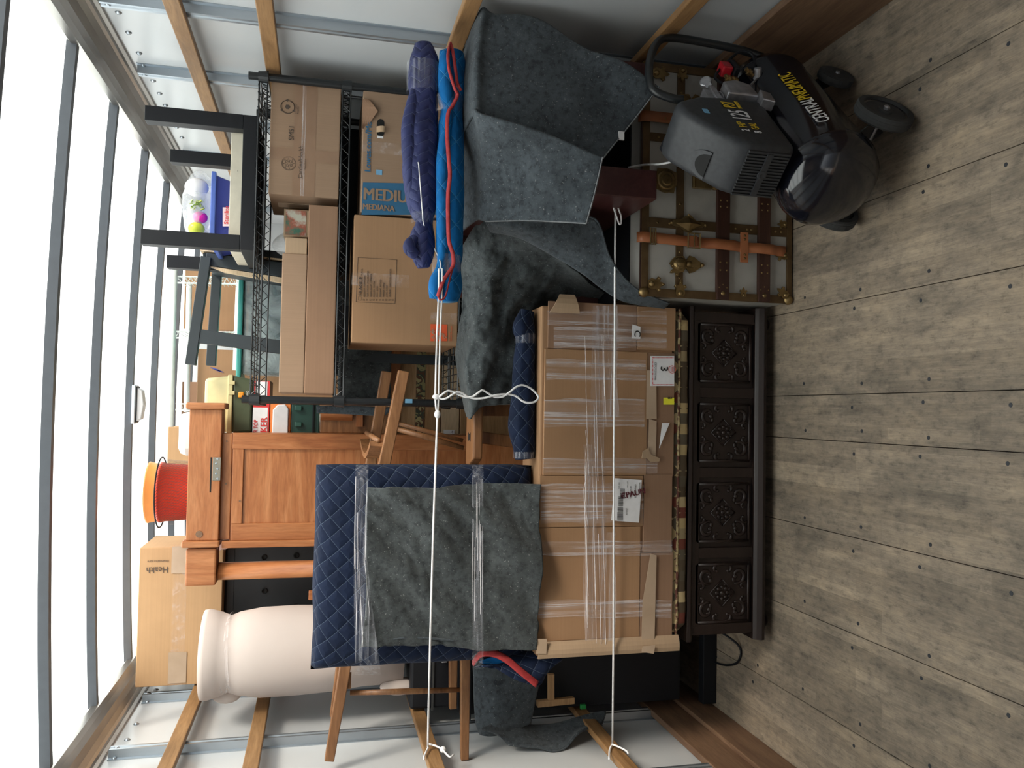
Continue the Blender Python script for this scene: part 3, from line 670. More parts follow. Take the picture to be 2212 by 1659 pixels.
# ---------------------------------------------------------------- wooden chair lying behind the bundle
t = thing('dining_chair', 'old brown wooden chair lying sideways behind the navy bundle, legs towards the left wall', 'chair', (-.4, 2.75, 1.0))
nY, fY = 2.63, 2.86
def bar(q, a, b_, w, h, up=(0, 1, 0), w2=None, h2=None): q.beam(a, b_, w, h, up, w2, h2); return q
for Yk, (pa, pb) in ((nY, ((711, 1642), (872, 802))), (fY, ((722, 1547), (835, 803)))):
    a = at(*pa, Y=Yk); b_ = at(*pb, Y=Yk); mid = a.lerp(b_, .46); mid.z += .012
    q = B(); q.beam(a, mid, .030, .028, (0, 1, 0), .038, .042); q.beam(mid, b_, .038, .042, (0, 1, 0), .036, .036); q.done('back_post', M['chairw'], t, bev=.003)
for Yk, (pa, pb) in ((nY, ((1003, 1640), (1006, 1250))), (fY, ((978, 1530), (980, 1250)))):
    a = at(*pa, Y=Yk); b_ = at(*pb, Y=Yk)
    B().beam(a, b_, .026, .026, (0, 1, 0), .034, .034).done('leg', M['chairw'], t, bev=.003)
a = at(756, 1497, Y=nY+.02); b_ = at(1000, 1490, Y=nY+.02)
B().tube([a, a.lerp(b_, .5), b_], [.008, .010, .008], 8).done('stretcher', M['chairw'], t, smooth=True)
a = at(890, 935, Y=fY); b_ = at(925, 950, Y=nY); c_ = at(790, 934, Y=fY)
B().tube([at(793, 935, Y=fY), at(818, 952, Y=nY)], .009, 8).done('stretcher', M['chairw'], t, smooth=True)
B().tube([at(838, 922, Y=fY), at(925, 945, Y=fY-.02), at(1002, 968, Y=fY-.04)], [.008, .011, .008], 8).done('stretcher', M['chairw'], t, smooth=True)
B().tube([at(850, 912, Y=fY+.03), at(925, 932, Y=fY+.02), at(1000, 952, Y=fY)], [.007, .009, .007], 8).done('stretcher', M['chairw'], t, smooth=True)
B().beam(at(752, 1470, Y=nY), at(752, 1470, Y=fY), .02, .05, (1, 0, 0)).done('seat_rail', M['chairw'], t)
pts = [(832, 1000), (820, 975), (800, 962)]
q = B(); n = 8; P = []
for k in range(n+1):
    f = k/n; y = nY+(fY-nY)*f; xx = .035-.045*math.sin(math.pi*f); P.append(V((xx, y, 1.282+.02*f)))
for a, b_ in zip(P, P[1:]): q.beam(a, b_, .018, .055, (0, 0, 1))
q.done('crest_rail', M['chairw'], t)

# ---------------------------------------------------------------- wooden stool with slotted seat
t = thing('wooden_stool', 'square topped wooden stool with a hand slot in its seat, half under grey felt', 'stool', (.16, 2.8, 0))
sz = .985
q = B(); q.prism([(-.035, 2.645, sz-.032), (-.010, 2.57, sz-.032), (.345, 2.57, sz-.032), (.345, 2.70, sz-.032), (-.035, 2.70, sz-.032)], (0, 0, .032)); q.done('seat', M['chairw'], t, bev=.006)
q = B(); q.prism([(.045, 2.615, sz+.0005), (.075, 2.615, sz+.0005), (.068, 2.635, sz+.0005), (.075, 2.655, sz+.0005), (.045, 2.655, sz+.0005), (.052, 2.635, sz+.0005)], (0, 0, .0008)); q.done('slot', M['hole_shade'], t)
B().box((.13, 2.625, .78), (.33, 2.64, sz-.032)).done('apron', M['chairw'], t, bev=.002)
for sx, sy in ((0, 0), (1, 0), (0, 1), (1, 1)):
    top = V((.06+.24*sx, 2.64+.045*sy, sz-.03)); bot = V((-.06+.39*sx, 2.645+.045*sy, 0))
    B().beam(bot, top, .030, .030, (0, 1, 0), .040, .040).done('leg', M['chairw'], t, bev=.003)
B().beam((-.01, 2.66, .62), (.33, 2.66, .62), .022, .03, (0, 1, 0)).done('stretcher', M['chairw'], t)

# ---------------------------------------------------------------- steamer trunk
t = thing('steamer_trunk', 'antique white canvas steamer trunk with brass bands, dark slats and leather straps', 'trunk', (.87, 2.5, 0))
tx0, tx1, tyf, tyb, tz1 = .508, 1.236, 2.305, 2.655, .545
q = B(); q.prism([(tx0+.004, tyf+.004, .01), (tx0+.004, tyf+.004, .515), (tx0+.004, tyf+.040, tz1-.002), (tx0+.004, tyb, tz1-.002), (tx0+.004, tyb, .01)], (tx1-tx0-.008, 0, 0)); q.done('body', M['canvas'], t)
def tp(x, y, o=0): p = at(x, y, Y=tyf); p.y = tyf-o; return p
def tband(x0, x1, z0, z1, mt, th=.004, name='band', bev=.001): return B().box((x0, tyf+.004-th-.002, z0), (x1, tyf+.004, z1)).done(name, M[mt], t, bev=bev)
for z0, z1, mt, th, nme in ((.498, .522, 'brassd', .003, 'brass_edge'), (.383, .408, 'brassd', .004, 'brass_band'), (.006, .024, 'brassd', .005, 'brass_edge'), (.230, .272, 'trunkw', .013, 'wood_slat'), (.088, .128, 'trunkw', .013, 'wood_slat')):
    tband(tx0, tx1, z0, z1, mt, th, nme)
tband(tx0-.002, tx1+.002, .516, .527, 'trunkw', .002, 'lid_edging')
B().box((tx0, tyf+.040, tz1-.003), (tx1, tyb, tz1+.002)).done('lid_top', M['black'], t)
tband(tx0-.001, tx0+.024, .006, .522, 'brassd', .005, 'brass_edge'); tband(tx1-.024, tx1+.001, .006, .522, 'brassd', .005, 'brass_edge')
tband(.722, .752, .024, .5, 'brassd', .0035, 'brass_band'); tband(.990, 1.016, .024, .5, 'brassd', .0035, 'brass_band')
# leather straps following a slight wave
def strap(xc, dx=0):
    P = []
    for i in range(31):
        z = .535-.50*i/30; yo = .010
        for zz, hw in ((.251, .024), (.108, .024)):
            if abs(z-zz) < hw+.012: yo = .018
        x = xc-dx*i/30
        if z > .522: yo = .008-.02*((z-.522)/.02)
        P.append([V((x-.016, tyf-yo, z)), V((x, tyf-yo-.0012, z)), V((x+.016, tyf-yo, z))])
    q = B(); q.grid(P); q.done('leather_strap', M['leather'], t, sol=.003, smooth=True)
strap(.688, .016); strap(1.062, .0)
def buckle(xc, zc_, w=.046, h=.040, y=.021, mt='brass'):
    q = B(); pts = [(xc-w/2, tyf-y, zc_-h/2), (xc+w/2, tyf-y, zc_-h/2), (xc+w/2, tyf-y, zc_+h/2), (xc-w/2, tyf-y, zc_+h/2)]
    q.tube(pts, .0028, 6, closed=True); q.tube([(xc-w/2, tyf-y-.002, zc_), (xc+w/2, tyf-y-.002, zc_)], .0018, 6); q.done('buckle', M[mt], t)
buckle(.684, .357); buckle(.690, .49, .05, .016, .014)
B().box((.668, tyf-.020, .345), (.700, tyf-.012, .374)).done('strap_keeper', M['leather'], t, bev=.002)
q = B(); q.box((.628, tyf-.016, .168), (.724, tyf-.0125, .196)); q.done('strap_loop', M['leather'], t, bev=.002)
q = B()
for x in (.640, .652, .700, .712): q.ball((x, tyf-.018, .182), .004, 1, .6, 1, 8, 6)
q.done('rivet', M['brass'], t, smooth=True)['kind'] = 'stuff'
# ornaments
def fleur(xc, zc_, s=1.0, ang=0, y=.006, name='bracket'):
    q = B(); ca, sa = math.cos(ang), math.sin(ang)
    def L(u, v): return V((xc+(u*ca-v*sa)*s, tyf-y, zc_+(u*sa+v*ca)*s))
    out = [(-.022, -.004), (-.018, .014), (-.030, .022), (-.024, .034), (-.010, .030), (-.006, .044), (0, .052), (.006, .044), (.010, .030), (.024, .034), (.030, .022), (.018, .014), (.022, -.004), (.014, -.018), (-.014, -.018)]
    q.prism([L(*p) for p in out], (0, -.0035, 0)); q.ball(L(0, -.004)-V((0, .004, 0)), .012*s, 1, .9, 1, 12, 8)
    for p in ((-.022, .026), (.022, .026), (0, .042)): q.ball(L(*p)-V((0, .004, 0)), .0042*s, 1, .8, 1, 8, 6)
    q.done(name, M['brass'], t, smooth=False)
def clasp(xc, zc_):
    q = B(); out = [(0, .046), (-.010, .036), (-.014, .020), (-.030, .006), (-.034, -.004), (-.014, -.018), (-.010, -.034), (0, -.044), (.010, -.034), (.014, -.018), (.034, -.004), (.030, .006), (.014, .020), (.010, .036)]
    c0 = V((xc, tyf-.022, zc_)); pts = [V((xc+a*.85, tyf-.006, zc_+b_*1.4)) for a, b_ in out]
    q.prism(pts, (0, -.003, 0))
    dia = [V((xc, tyf-.009, zc_+.044)), V((xc-.022, tyf-.009, zc_)), V((xc, tyf-.009, zc_-.044)), V((xc+.022, tyf-.009, zc_))]
    vs = [q.bm.verts.new(p) for p in dia]; c = q.bm.verts.new(c0)
    for i in range(4): q._f([vs[i], vs[(i+1) % 4], c])
    for a, b_ in ((0, .058), (0, -.056), (.028, 0), (-.028, 0)): q.ball((xc+a, tyf-.010, zc_+b_), .004, 1, .8, 1, 8, 6)
    q.done('clasp', M['brass'], t)
def lock(xc, zc_, s=1.0):
    q = B(); out = [(0, .052), (-.012, .044), (-.020, .034), (-.022, .012), (-.010, .004), (-.024, -.006), (-.020, -.020), (-.010, -.034), (0, -.050), (.010, -.034), (.020, -.020), (.024, -.006), (.010, .004), (.022, .012), (.020, .034), (.012, .044)]
    q.prism([V((xc+a*s, tyf-.005, zc_+b_*s)) for a, b_ in out], (0, -.004, 0))
    q.ball((xc, tyf-.010, zc_+.024*s), .018*s, 1, .7, 1.05, 14, 10); q.ball((xc, tyf-.013, zc_-.002), .009*s, 1, .9, 1, 10, 8)
    q.tube([(xc+math.cos(a*math.pi/7)*.010*s, tyf-.021, zc_+.024*s+math.sin(a*math.pi/7)*.013*s) for a in range(14)], .0012, 5, closed=True)
    q.box((xc-.008*s, tyf-.016, zc_-.034*s), (xc+.008*s, tyf-.006, zc_-.008*s)); q.ball((xc, tyf-.010, zc_-.042*s), .006*s)
    q.done('lock', M['brass'], t, smooth=False)
clasp(.738, .370); lock(.612, .372, 1.15); lock(1.12, .36, 1.15)
# centre lock plate and hasp
q = B(); c0 = (.868, tyf-.004, .447)
out = []
for k in range(20):
    a = 2*math.pi*k/20; r_ = .038+.008*(1 if k % 5 == 2 else 0); out.append((c0[0]+math.cos(a)*r_, c0[1], c0[2]+math.sin(a)*r_))
q.prism(out, (0, -.004, 0)); q.lathe([(.030, 0), (.030, .005), (.026, .007), (.018, .006), (.014, .009), (0, .009)], (c0[0], c0[1]-.004, c0[2]), (0, -1, 0), 20)
q.done('lock_plate', M['brass'], t)
q = B(); q.box((.850, tyf-.022, .295), (.887, tyf-.006, .352)); q.lathe([(.019, 0), (.019, .008), (.012, .011), (0, .011)], (.868, tyf-.010, .286), (0, -1, 0), 16); q.tube([(.850, tyf-.014, .356), (.888, tyf-.014, .356)], .006, 8)
q.done('hasp', M['brass'], t, bev=.001)
for x, z, s_, a in ((.545, .487, 1.0, math.pi), (.600, .398, .9, .5), (.530, .252, .75, -math.pi/2), (.528, .180, .55, -math.pi/2), (.530, .108, .75, -math.pi/2), (.535, .034, .8, -.6), (.660, .038, .8, 0), (.760, .038, .6, 0), (1.10, .038, .8, 0), (.524, .395, .9, -math.pi/2), (1.20, .48, 1, math.pi), (1.215, .395, .8, math.pi/2), (1.06, .452, .6, math.pi)):
    fleur(x, z, s_*.8, a)
for cx_, cz_ in ((.520, .512), (.520, .018), (1.224, .018), (1.224, .512)):
    B().ball((cx_, tyf+.002, cz_), .017, 1, .9, 1, 12, 8).done('corner_cap', M['brass'], t, smooth=True)
q = B()
for x in (.737, 1.003):
    for z in (.045, .065, .15, .165, .205, .31, .33, .43, .47): q.ball((x, tyf-.001, z), .0042, 1, .7, 1, 8, 6)
for x in (.57, .65, .80, .93, .96, 1.03, 1.15): q.ball((x, tyf-.001, .395), .0045, 1, .7, 1, 8, 6)
for x in (.60, .625, .80, .82, .95, 1.1):
    for z in (.24, .262, .098, .118): q.ball((x, tyf-.010, z), .0034, 1, .7, 1, 8, 6)
q.done('stud', M['brass'], t, smooth=True)['kind'] = 'stuff'

# ---------------------------------------------------------------- maroon table lying on its back over the trunk
t = thing('maroon_table', 'maroon table lying on its back above the trunk, thick legs poking from grey felt', 'table', (.96, 2.5, .55))
tt = tz1+.006
for x0, x1, yy in ((.757, .840, 2.125), (1.082, 1.165, 2.165)):
    B().box((x0, yy, tt), (x1, 2.66, tt+.20)).done('leg', M['maroon'], t, bev=.003)
for x0, x1 in ((.72, .78), (1.10, 1.16)):
    B().box((x0, 2.28, 1.00), (x1, 2.60, 1.045)).done('leg', M['maroon'], t, bev=.003)
B().box((.52, 2.61, tt), (1.21, 2.64, 1.04)).done('tabletop', M['maroon'], t, bev=.003)  # widened beyond the legs so the shaded gap beside the felt reads dark
# ---------------------------------------------------------------- grey felt over the table
t = thing('felt_blanket', 'large grey felt blanket draped over the maroon table legs beside the right wall', 'blanket', (.95, 2.4, 1.07))
ctrl = [[V((x, 2.66, 1.075)) for x in (1.215, 1.10, .93)],
        [V((x, 2.40, 1.085+dz)) for x, dz in ((1.215, -.01), (1.10, .008), (.93, 0))],
        [at(1038, 22, Y=2.18), at(1022, 130, Y=2.15), at(1021, 252, Y=2.135)],
        [at(1068, 30, Y=2.165), at(1056, 130, Y=2.135), at(1055, 255, Y=2.12)],
        [at(1160, 40, Y=2.155), at(1150, 135, Y=2.135), at(1125, 285, Y=2.115)],
        [at(1262, 104, Y=2.145), at(1260, 186, Y=2.135), at(1215, 315, Y=2.11)],
        [at(1345, 136, Y=2.12), at(1318, 232, Y=2.135), at(1262, 332, Y=2.105)],
        [at(1421, 190, Y=2.11), at(1362, 268, Y=2.13), at(1300, 345, Y=2.10)]]
P = patch(ctrl, 7, 12, .009, 6.0, seed=4)
B().grid(P).done('cloth', M['felt'], t, smooth=True, sol=.006, off=0)
em = pm('felt_edge', (.13, .14, .15), (.24, .25, .26), ns=60, rough=.9)
q = B(); q.tube([p-V((0, .003, 0)) for p in P[-1]], .0022, 6); q.done('cut_edge', em, t, smooth=True)
ctrl = [[V((x, 2.66, 1.078)) for x in (.95, .82, .66)],
        [V((x, 2.45, 1.088+dz)) for x, dz in ((.95, .004), (.82, .01), (.665, 0))],
        [at(1018, 243, Y=2.15), at(1028, 350, Y=2.24), at(1026, 478, Y=2.27)],
        [at(1040, 247, Y=2.08), at(1052, 352, Y=2.17), at(1054, 478, Y=2.21)],
        [at(1125, 270, Y=2.045), at(1130, 372, Y=2.11), at(1130, 476, Y=2.15)],
        [at(1215, 302, Y=2.03), at(1210, 400, Y=2.065), at(1200, 479, Y=2.09)],
        [at(1262, 323, Y=2.02), at(1250, 408, Y=2.04), at(1236, 481, Y=2.06)],
        [at(1302, 339, Y=2.01), at(1286, 412, Y=2.02), at(1266, 483, Y=2.03)]]
P = patch(ctrl, 7, 12, .008, 5.0, seed=9)
B().grid(P).done('front_fold', M['felt'], t, smooth=True, sol=.006, off=0)
q = B(); q.tube([p-V((0, .003, 0)) for p in P[-1]], .0022, 6); q.tube([r[-1]-V((.0, .002, 0)) for r in P[20:]], .0022, 6); q.done('cut_edge', em, t, smooth=True)
P_ = at(1342, 292, Y=2.125); B().box((P_.x-.014, 2.122, P_.z-.008), (P_.x+.010, 2.128, P_.z+.008)).done('cloth_tag', M['white'], t)
# second felt piece, over the stool
t = thing('felt_blanket', 'crumpled dark grey felt blanket between the wooden stool and the trunk', 'blanket', (.4, 2.6, .9))
ctrl = [[V((.655, 2.585, 1.045)), V((.52, 2.59, 1.03)), V((.37, 2.685, 1.03)), V((.22, 2.68, 1.01)), V((.15, 2.68, 1.0))],
        [at(1040, 470, Y=2.42), at(1030, 570, Y=2.50), at(1018, 690, Y=2.54), at(1006, 800, Y=2.545), at(1010, 905, Y=2.555)],
        [at(1075, 474, Y=2.38), at(1062, 575, Y=2.46), at(1040, 690, Y=2.50), at(1022, 800, Y=2.525), at(1030, 880, Y=2.54)],
        [at(1110, 500, Y=2.36), at(1110, 590, Y=2.48), at(1085, 690, Y=2.52), at(1075, 800, Y=2.535), at(1075, 874, Y=2.545)],
        [at(1180, 545, Y=2.40), at(1180, 600, Y=2.50), at(1138, 690, Y=2.58), at(1128, 800, Y=2.58), at(1118, 872, Y=2.56)],
        [at(1260, 600, Y=2.45), at(1225, 630, Y=2.60), at(1180, 700, Y=2.66), at(1180, 800, Y=2.66), at(1170, 866, Y=2.62)],
        [at(1310, 640, Y=2.62), at(1280, 660, Y=2.67), at(1250, 700, Y=2.68), at(1250, 800, Y=2.68), at(1240, 866, Y=2.68)]]
P = patch(ctrl, 14, 20, .030, 8.5, seed=11)
crumple(P, .030, 5.5, 3, .5, .8); crumple(P, .012, 13, 6, 1.2, .6); crumple(P, .004, 30, 9, .3)
B().grid(P).done('cloth', M['felt2'], t, smooth=True, sol=.006, off=0)
ctrl = [[at(1042, 462, Y=2.33), at(1110, 474, Y=2.27), at(1200, 480, Y=2.26), at(1283, 474, Y=2.27), at(1318, 560, Y=2.29), at(1375, 625, Y=2.31), at(1445, 656, Y=2.34)],
        [at(1050, 482, Y=2.33), at(1115, 492, Y=2.28), at(1200, 515, Y=2.285), at(1270, 545, Y=2.30), at(1308, 585, Y=2.32), at(1360, 638, Y=2.335), at(1440, 661, Y=2.345)],
        [at(1060, 500, Y=2.37), at(1125, 515, Y=2.34), at(1195, 552, Y=2.34), at(1255, 590, Y=2.345), at(1300, 624, Y=2.35), at(1350, 652, Y=2.355), at(1435, 666, Y=2.358)]]
P = patch(ctrl, 7, 7, .006, 9, seed=2)
B().grid(P).done('hanging_fold', M['felt'], t, smooth=True, sol=.005, off=0, label='long twisted fold hanging over the carton corner')
q = B(); q.tube([p-V((0, .003, 0)) for p in P[0]], .003, 6); q.done('cut_edge', M['felt'], t, smooth=True)
# ---------------------------------------------------------------- rolled quilts on top of the felt
def roll(t, path, rad, mt, name, seg=28, wr=.004, seed=0, flat_=1.0, n=8, wf=30):
    pts = catmull(path, n); rc = catmull([V((r, 0, 0)) for r in rad], n); R = [c.x for c in rc]
    q = B(); q.tube(pts, R, seg, flat=flat_)
    for v in q.bm.verts:
        nn = noise.fractal(V((v.co.x*wf*.35+seed, v.co.y*wf, v.co.z*wf)), 1, 2, 2); c = min(pts, key=lambda p: (p-v.co).length_squared)
        d = (v.co-c)
        if d.length > 1e-4: v.co += d.normalized()*nn*wr
    return q.done(name, M[mt], t, smooth=True)
def wrapband(t, x, c, r, w, mt='tape', name='tape', tilt=0, ry=None):
    P = []
    for i in range(7):
        row = []
        for k in range(25):
            a = 2*math.pi*k/24; xx = x-w/2+w*i/6; row.append(V((xx+tilt*math.sin(a)*.1, c[0]+math.cos(a)*(ry or r), c[1]+math.sin(a)*r)))
        P.append(row)
    for row in P:
        for p in row: p.y += noise.noise(p*60)*.0015; p.z += noise.noise(p*50)*.0015
    return B().grid(P).done(name, M[mt], t, smooth=True)
bz = 1.105
tb = thing('rolled_quilt', 'bright blue rolled quilt with red binding, lying on the grey felt', 'quilt', (.8, 2.24, 1.09))
yb0 = 2.25; zb = 1.128
roll(tb, [(1.165, yb0, zb), (1.12, yb0, zb), (1.03, yb0, zb), (.99, yb0, zb-.002), (.9, yb0, zb), (.75, yb0, zb-.003), (.60, yb0, zb-.004), (.55, yb0, zb-.004), (.50, yb0, zb), (.452, yb0, zb-.002)], [.030, .040, .038, .033, .039, .040, .038, .033, .040, .030], 'blue', 'roll', seed=3)
roll(tb, [(1.15, yb0-.03, zb+.022), (1.05, yb0-.036, zb+.020), (.98, yb0-.030, zb+.012), (.85, yb0-.034, zb+.024), (.7, yb0-.034, zb+.022), (.56, yb0-.030, zb+.020), (.50, yb0-.030, zb+.034), (.455, yb0-.025, zb+.036)], [.018, .022, .014, .018, .018, .015, .022, .016], 'blue', 'outer_flap', seed=5, wr=.002)
def redline(pts, r=.0072, flat_=.6): B().tube(catmull([at(a, b_, Y=c) for a, b_, c in pts], 5), r, 8, flat=flat_).done('red_binding', M['red'], tb, smooth=True)
yr = 2.185
redline([(973, 95, yr+.03), (968, 115, yr), (970, 150, yr-.01), (982, 190, yr-.01), (988, 205, yr), (978, 228, yr), (968, 245, yr-.005), (966, 290, yr-.01), (970, 350, yr-.01), (972, 380, yr-.01), (968, 420, yr-.01), (968, 470, yr-.01), (970, 520, yr-.008), (978, 548, yr-.005), (979, 572, yr-.005), (968, 590, yr-.01), (956, 610, yr-.012), (946, 640, yr-.01)])
redline([(973, 95, yr+.03), (979, 115, yr+.01), (984, 150, yr-.004), (988, 180, yr-.004), (996, 196, yr)])
redline([(946, 640, yr-.01), (952, 648, yr-.012), (962, 640, yr-.01), (970, 610, yr-.006), (979, 575, yr-.002)], .004)
for x in (1.01, .555): wrapband(tb, x, (yb0-.006, zb+.004), .041, .05, 'tape')
tnv = thing('rolled_quilt', 'dark indigo rolled quilt with zigzag stitching, topmost of the two rolls', 'quilt', (.86, 2.25, 1.19))
yn = 2.265; zn = 1.205
roll(tnv, [(1.185, yn, zn+.004), (1.14, yn, zn), (1.07, yn, zn), (1.03, yn, zn), (.95, yn, zn+.004), (.86, yn, zn+.004), (.77, yn, zn+.002), (.70, yn, zn-.006), (.675, yn, zn-.010), (.63, yn, zn-.006), (.58, yn, zn-.008), (.548, yn, zn-.012)], [.022, .040, .044, .040, .047, .050, .046, .034, .026, .034, .030, .018], 'navyr', 'roll', seed=8, wr=.006)
roll(tnv, [(1.04, yn-.015, zn+.026), (.97, yn-.022, zn+.036), (.9, yn-.022, zn+.040), (.8, yn-.02, zn+.036), (.72, yn-.012, zn+.016)], [.014, .022, .022, .018, .010], 'navyr', 'outer_flap', seed=1, wr=.004)
roll(tnv, [(.625, yn-.02, zn+.016), (.605, yn-.03, zn+.032), (.59, yn-.03, zn+.030), (.575, yn-.025, zn+.012)], [.012, .018, .018, .012], 'navyr', 'loose_end', seed=1, wr=.003)
wrapband(tnv, 1.085, (yn, zn+.002), .0475, .085, 'filmd', 'stretch_film'); wrapband(tnv, .685, (yn, zn-.006), .0345, .03, 'filmd', 'stretch_film')
# rolled quilt lying on the carton behind, right part
t3 = thing('rolled_quilt', 'navy rolled quilt lying on the brown carton behind the hanging cord loop', 'quilt', (.2, 2.55, .83))
p0, p1 = at(1155, 680, Y=2.54), at(1158, 985, Y=2.54)
roll(t3, [(p0.x, 2.45, .842), (p0.x-.05, 2.45, .852), (.37, 2.45, .846), (.30, 2.45, .850), (.2, 2.45, .852), (.1, 2.45, .854), (.04, 2.45, .846), (.0, 2.45, .842)], [.022, .036, .030, .034, .038, .040, .036, .030], 'navy', 'roll', seed=12, wr=.004)
wrapband(t3, .375, (2.45, .846), .034, .03, 'filmd', 'tape'); wrapband(t3, .012, (2.45, .845), .034, .02, 'filmd', 'tape')

# ---------------------------------------------------------------- cords
def cord(t, pts, r=.0032, n=6, nm='cord'):
    return B().tube(catmull(pts, n), r, 8).done(nm, M['rope'], t, smooth=True)
t = thing('cord', 'upper white cord tied to the left wall slat and pulled across above the rolled quilts', 'cord', tuple(at(925, 1625, X=-.93)))
A0 = at(924, 1614, X=-.925)
K = at(945, 895, Y=2.30); up_ = at(948, 585, Y=2.16); E_ = at(940, 92, X=1.235)
rolls_top = at(903, 350, Y=2.19)
cord(t, [A0, at(929, 1400, Y=2.345), at(936, 1150, Y=2.295), K])
for dd in (-3.5, 3.5): cord(t, [at(945+dd*.2, 893, Y=2.30), at(944+dd, 858, Y=2.295), at(947+dd, 740, Y=2.25), at(951+dd, 640, Y=2.19), at(952+dd, 580, Y=2.155)], .0026)
cord(t, [at(952, 580, Y=2.155), at(950, 562, Y=2.21), at(930, 520, Y=2.27), at(916, 486, Y=2.235), at(912, 450, Y=2.205), at(905, 362, Y=2.202), at(904, 345, Y=2.24), at(915, 300, Y=2.30), V((1.23, 2.33, 1.12))], .0017)
B().ball(K, .009, 1.4, 1, 1, 10, 8).done('knot', M['rope'], t, smooth=True)
B().ball(at(943, 857, Y=2.29), .008, 1, 1, 1.5, 10, 8).done('knot', M['rope'], t, smooth=True)
lp = [(948, 858), (958, 850), (968, 844), (980, 847), (992, 853), (1008, 858), (1022, 856), (1035, 847), (1043, 843), (1055, 850), (1068, 857), (1085, 857), (1100, 848), (1115, 836), (1130, 832), (1148, 840), (1160, 852), (1163, 860), (1155, 868), (1140, 870), (1128, 866), (1115, 856), (1100, 852), (1085, 852), (1068, 854), (1050, 859), (1030, 861), (1012, 858), (1000, 850), (988, 847), (978, 852), (965, 860), (955, 862), (947, 858)]
cord(t, [at(a, b_, Y=2.285-.0035*math.sin(i*1.1)) for i, (a, b_) in enumerate(lp)], .0030, 4, 'loose_loop')
cord(t, [at(925, 1614, X=-.925), at(917, 1632, X=-.928)+V((0, 0, 0)), at(916, 1640, X=-.93)], .003)
cord(t, [at(925, 1607, X=-.92), at(938, 1610, X=-.915), at(955, 1618, X=-.91), at(961, 1625, X=-.91), at(972, 1635, X=-.915), at(980, 1630, X=-.915)], .003, 6, 'tail')
B().ball(at(957, 1619, X=-.91), .010, 1, 1, 1, 10, 8).done('knot', M['rope'], t, smooth=True)
t = thing('cord', 'lower white cord stretched across the front of the wrapped carton', 'cord', tuple(at(1323, 1610, X=-.93)))
B().tube([at(1323, 1608, X=-.925), at(1325, 1420, Y=2.36), at(1326, 1000, Y=2.350), at(1328, 700, Y=2.335), at(1328, 600, Y=2.30), at(1330, 425, Y=2.26)], .0032, 8).done('line', M['rope'], t, smooth=True)
cord(t, [at(1330, 428, Y=2.255), at(1325, 445, Y=2.25), at(1331, 465, Y=2.25), at(1338, 484, Y=2.25), at(1342, 480, Y=2.25), at(1341, 465, Y=2.25), at(1334, 445, Y=2.25), at(1331, 428, Y=2.255)], .0024, 5, 'loose_loop')
cord(t, [at(1323, 1606, X=-.925), at(1317, 1620, X=-.93), at(1316, 1640, X=-.93)], .003)
cord(t, [at(1323, 1608, X=-.92), at(1338, 1614, X=-.915), at(1353, 1622, X=-.91), at(1357, 1628, X=-.91)], .003, 5, 'tail')
cord(t, [at(1357, 362, Y=2.24), at(1390, 356, Y=2.22), at(1430, 354, Y=2.10), at(1490, 340, Y=2.05)], .003, 6, 'tail')
# ================================================================== black wire rack and its load
RY0, RY1 = 2.72, 3.06
rxl = at(700, 866, Y=RY0).x; rxr = 1.222
t = thing('wire_rack', 'black wire shelf rack standing behind the trunk beside the right wall', 'shelf', ((rxl+rxr)/2, 2.9, 0))
rz = [at(551, 500, Y=RY0).z, at(733, 500, Y=RY0).z, at(988, 860, Y=RY0).z]
for x, y in ((rxl, RY0), (rxr, RY0), (rxl, RY1), (rxr, RY1)):
    q = B(); q.tube([(x, y, 0), (x, y, at(522, 866, Y=RY0).z if x == rxl else at(537, 170, Y=RY0).z)], .0127, 14)
    for k in range(66): q.tube([(x, y, .03+k*.0254), (x, y, .031+k*.0254)], .0131, 14)
    q.done('post', M['blackp'], t, smooth=False)
for z in rz:
    q = B(); w_ = .0026; h = .026
    for y in (RY0, RY1):
        q.tube([(rxl, y, z), (rxr, y, z)], w_*1.1, 6); q.tube([(rxl, y, z-h), (rxr, y, z-h)], w_*1.1, 6)
        n = 42; q.tube([(rxl+.015+(rxr-rxl-.03)*i/n, y, z-(h if i % 2 else 0)) for i in range(n+1)], w_*.75, 5)
    for x in (rxl, rxr):
        q.tube([(x, RY0, z), (x, RY1, z)], w_*1.1, 6); q.tube([(x, RY0, z-h), (x, RY1, z-h)], w_*1.1, 6)
        n = 14; q.tube([(x, RY0+.01+(RY1-RY0-.02)*i/n, z-(h if i % 2 else 0)) for i in range(n+1)], w_*.75, 5)
    for i in range(1, 42): x = rxl+(rxr-rxl)*i/42; q.tube([(x, RY0, z+.003), (x, RY1, z+.003)], .0016, 5)
    for y in (RY0+.11, RY0+.22): q.tube([(rxl, y, z-.001), (rxr, y, z-.001)], w_, 6)
    sh = q.done('wire_shelf', M['blackp'], t)
    for x, y in ((rxl, RY0), (rxr, RY0), (rxl, RY1), (rxr, RY1)):
        B().lathe([(0.0128, -.016-.013), (.020, -.016-.013), (.0175, .016-.013), (.0128, .016-.013)], (x, y, z), seg=14).done('collar', M['blackp'], sh)
p = at(883, 867, Y=RY0-.0135); B().box((p.x-.006, p.y-.0005, p.z-.012), (p.x+.008, p.y+.001, p.z+.012)).done('painter_tape', M['tapeblue'], t)
S0, S1, S2 = rz[0]+.005, rz[1]+.005, rz[2]+.005
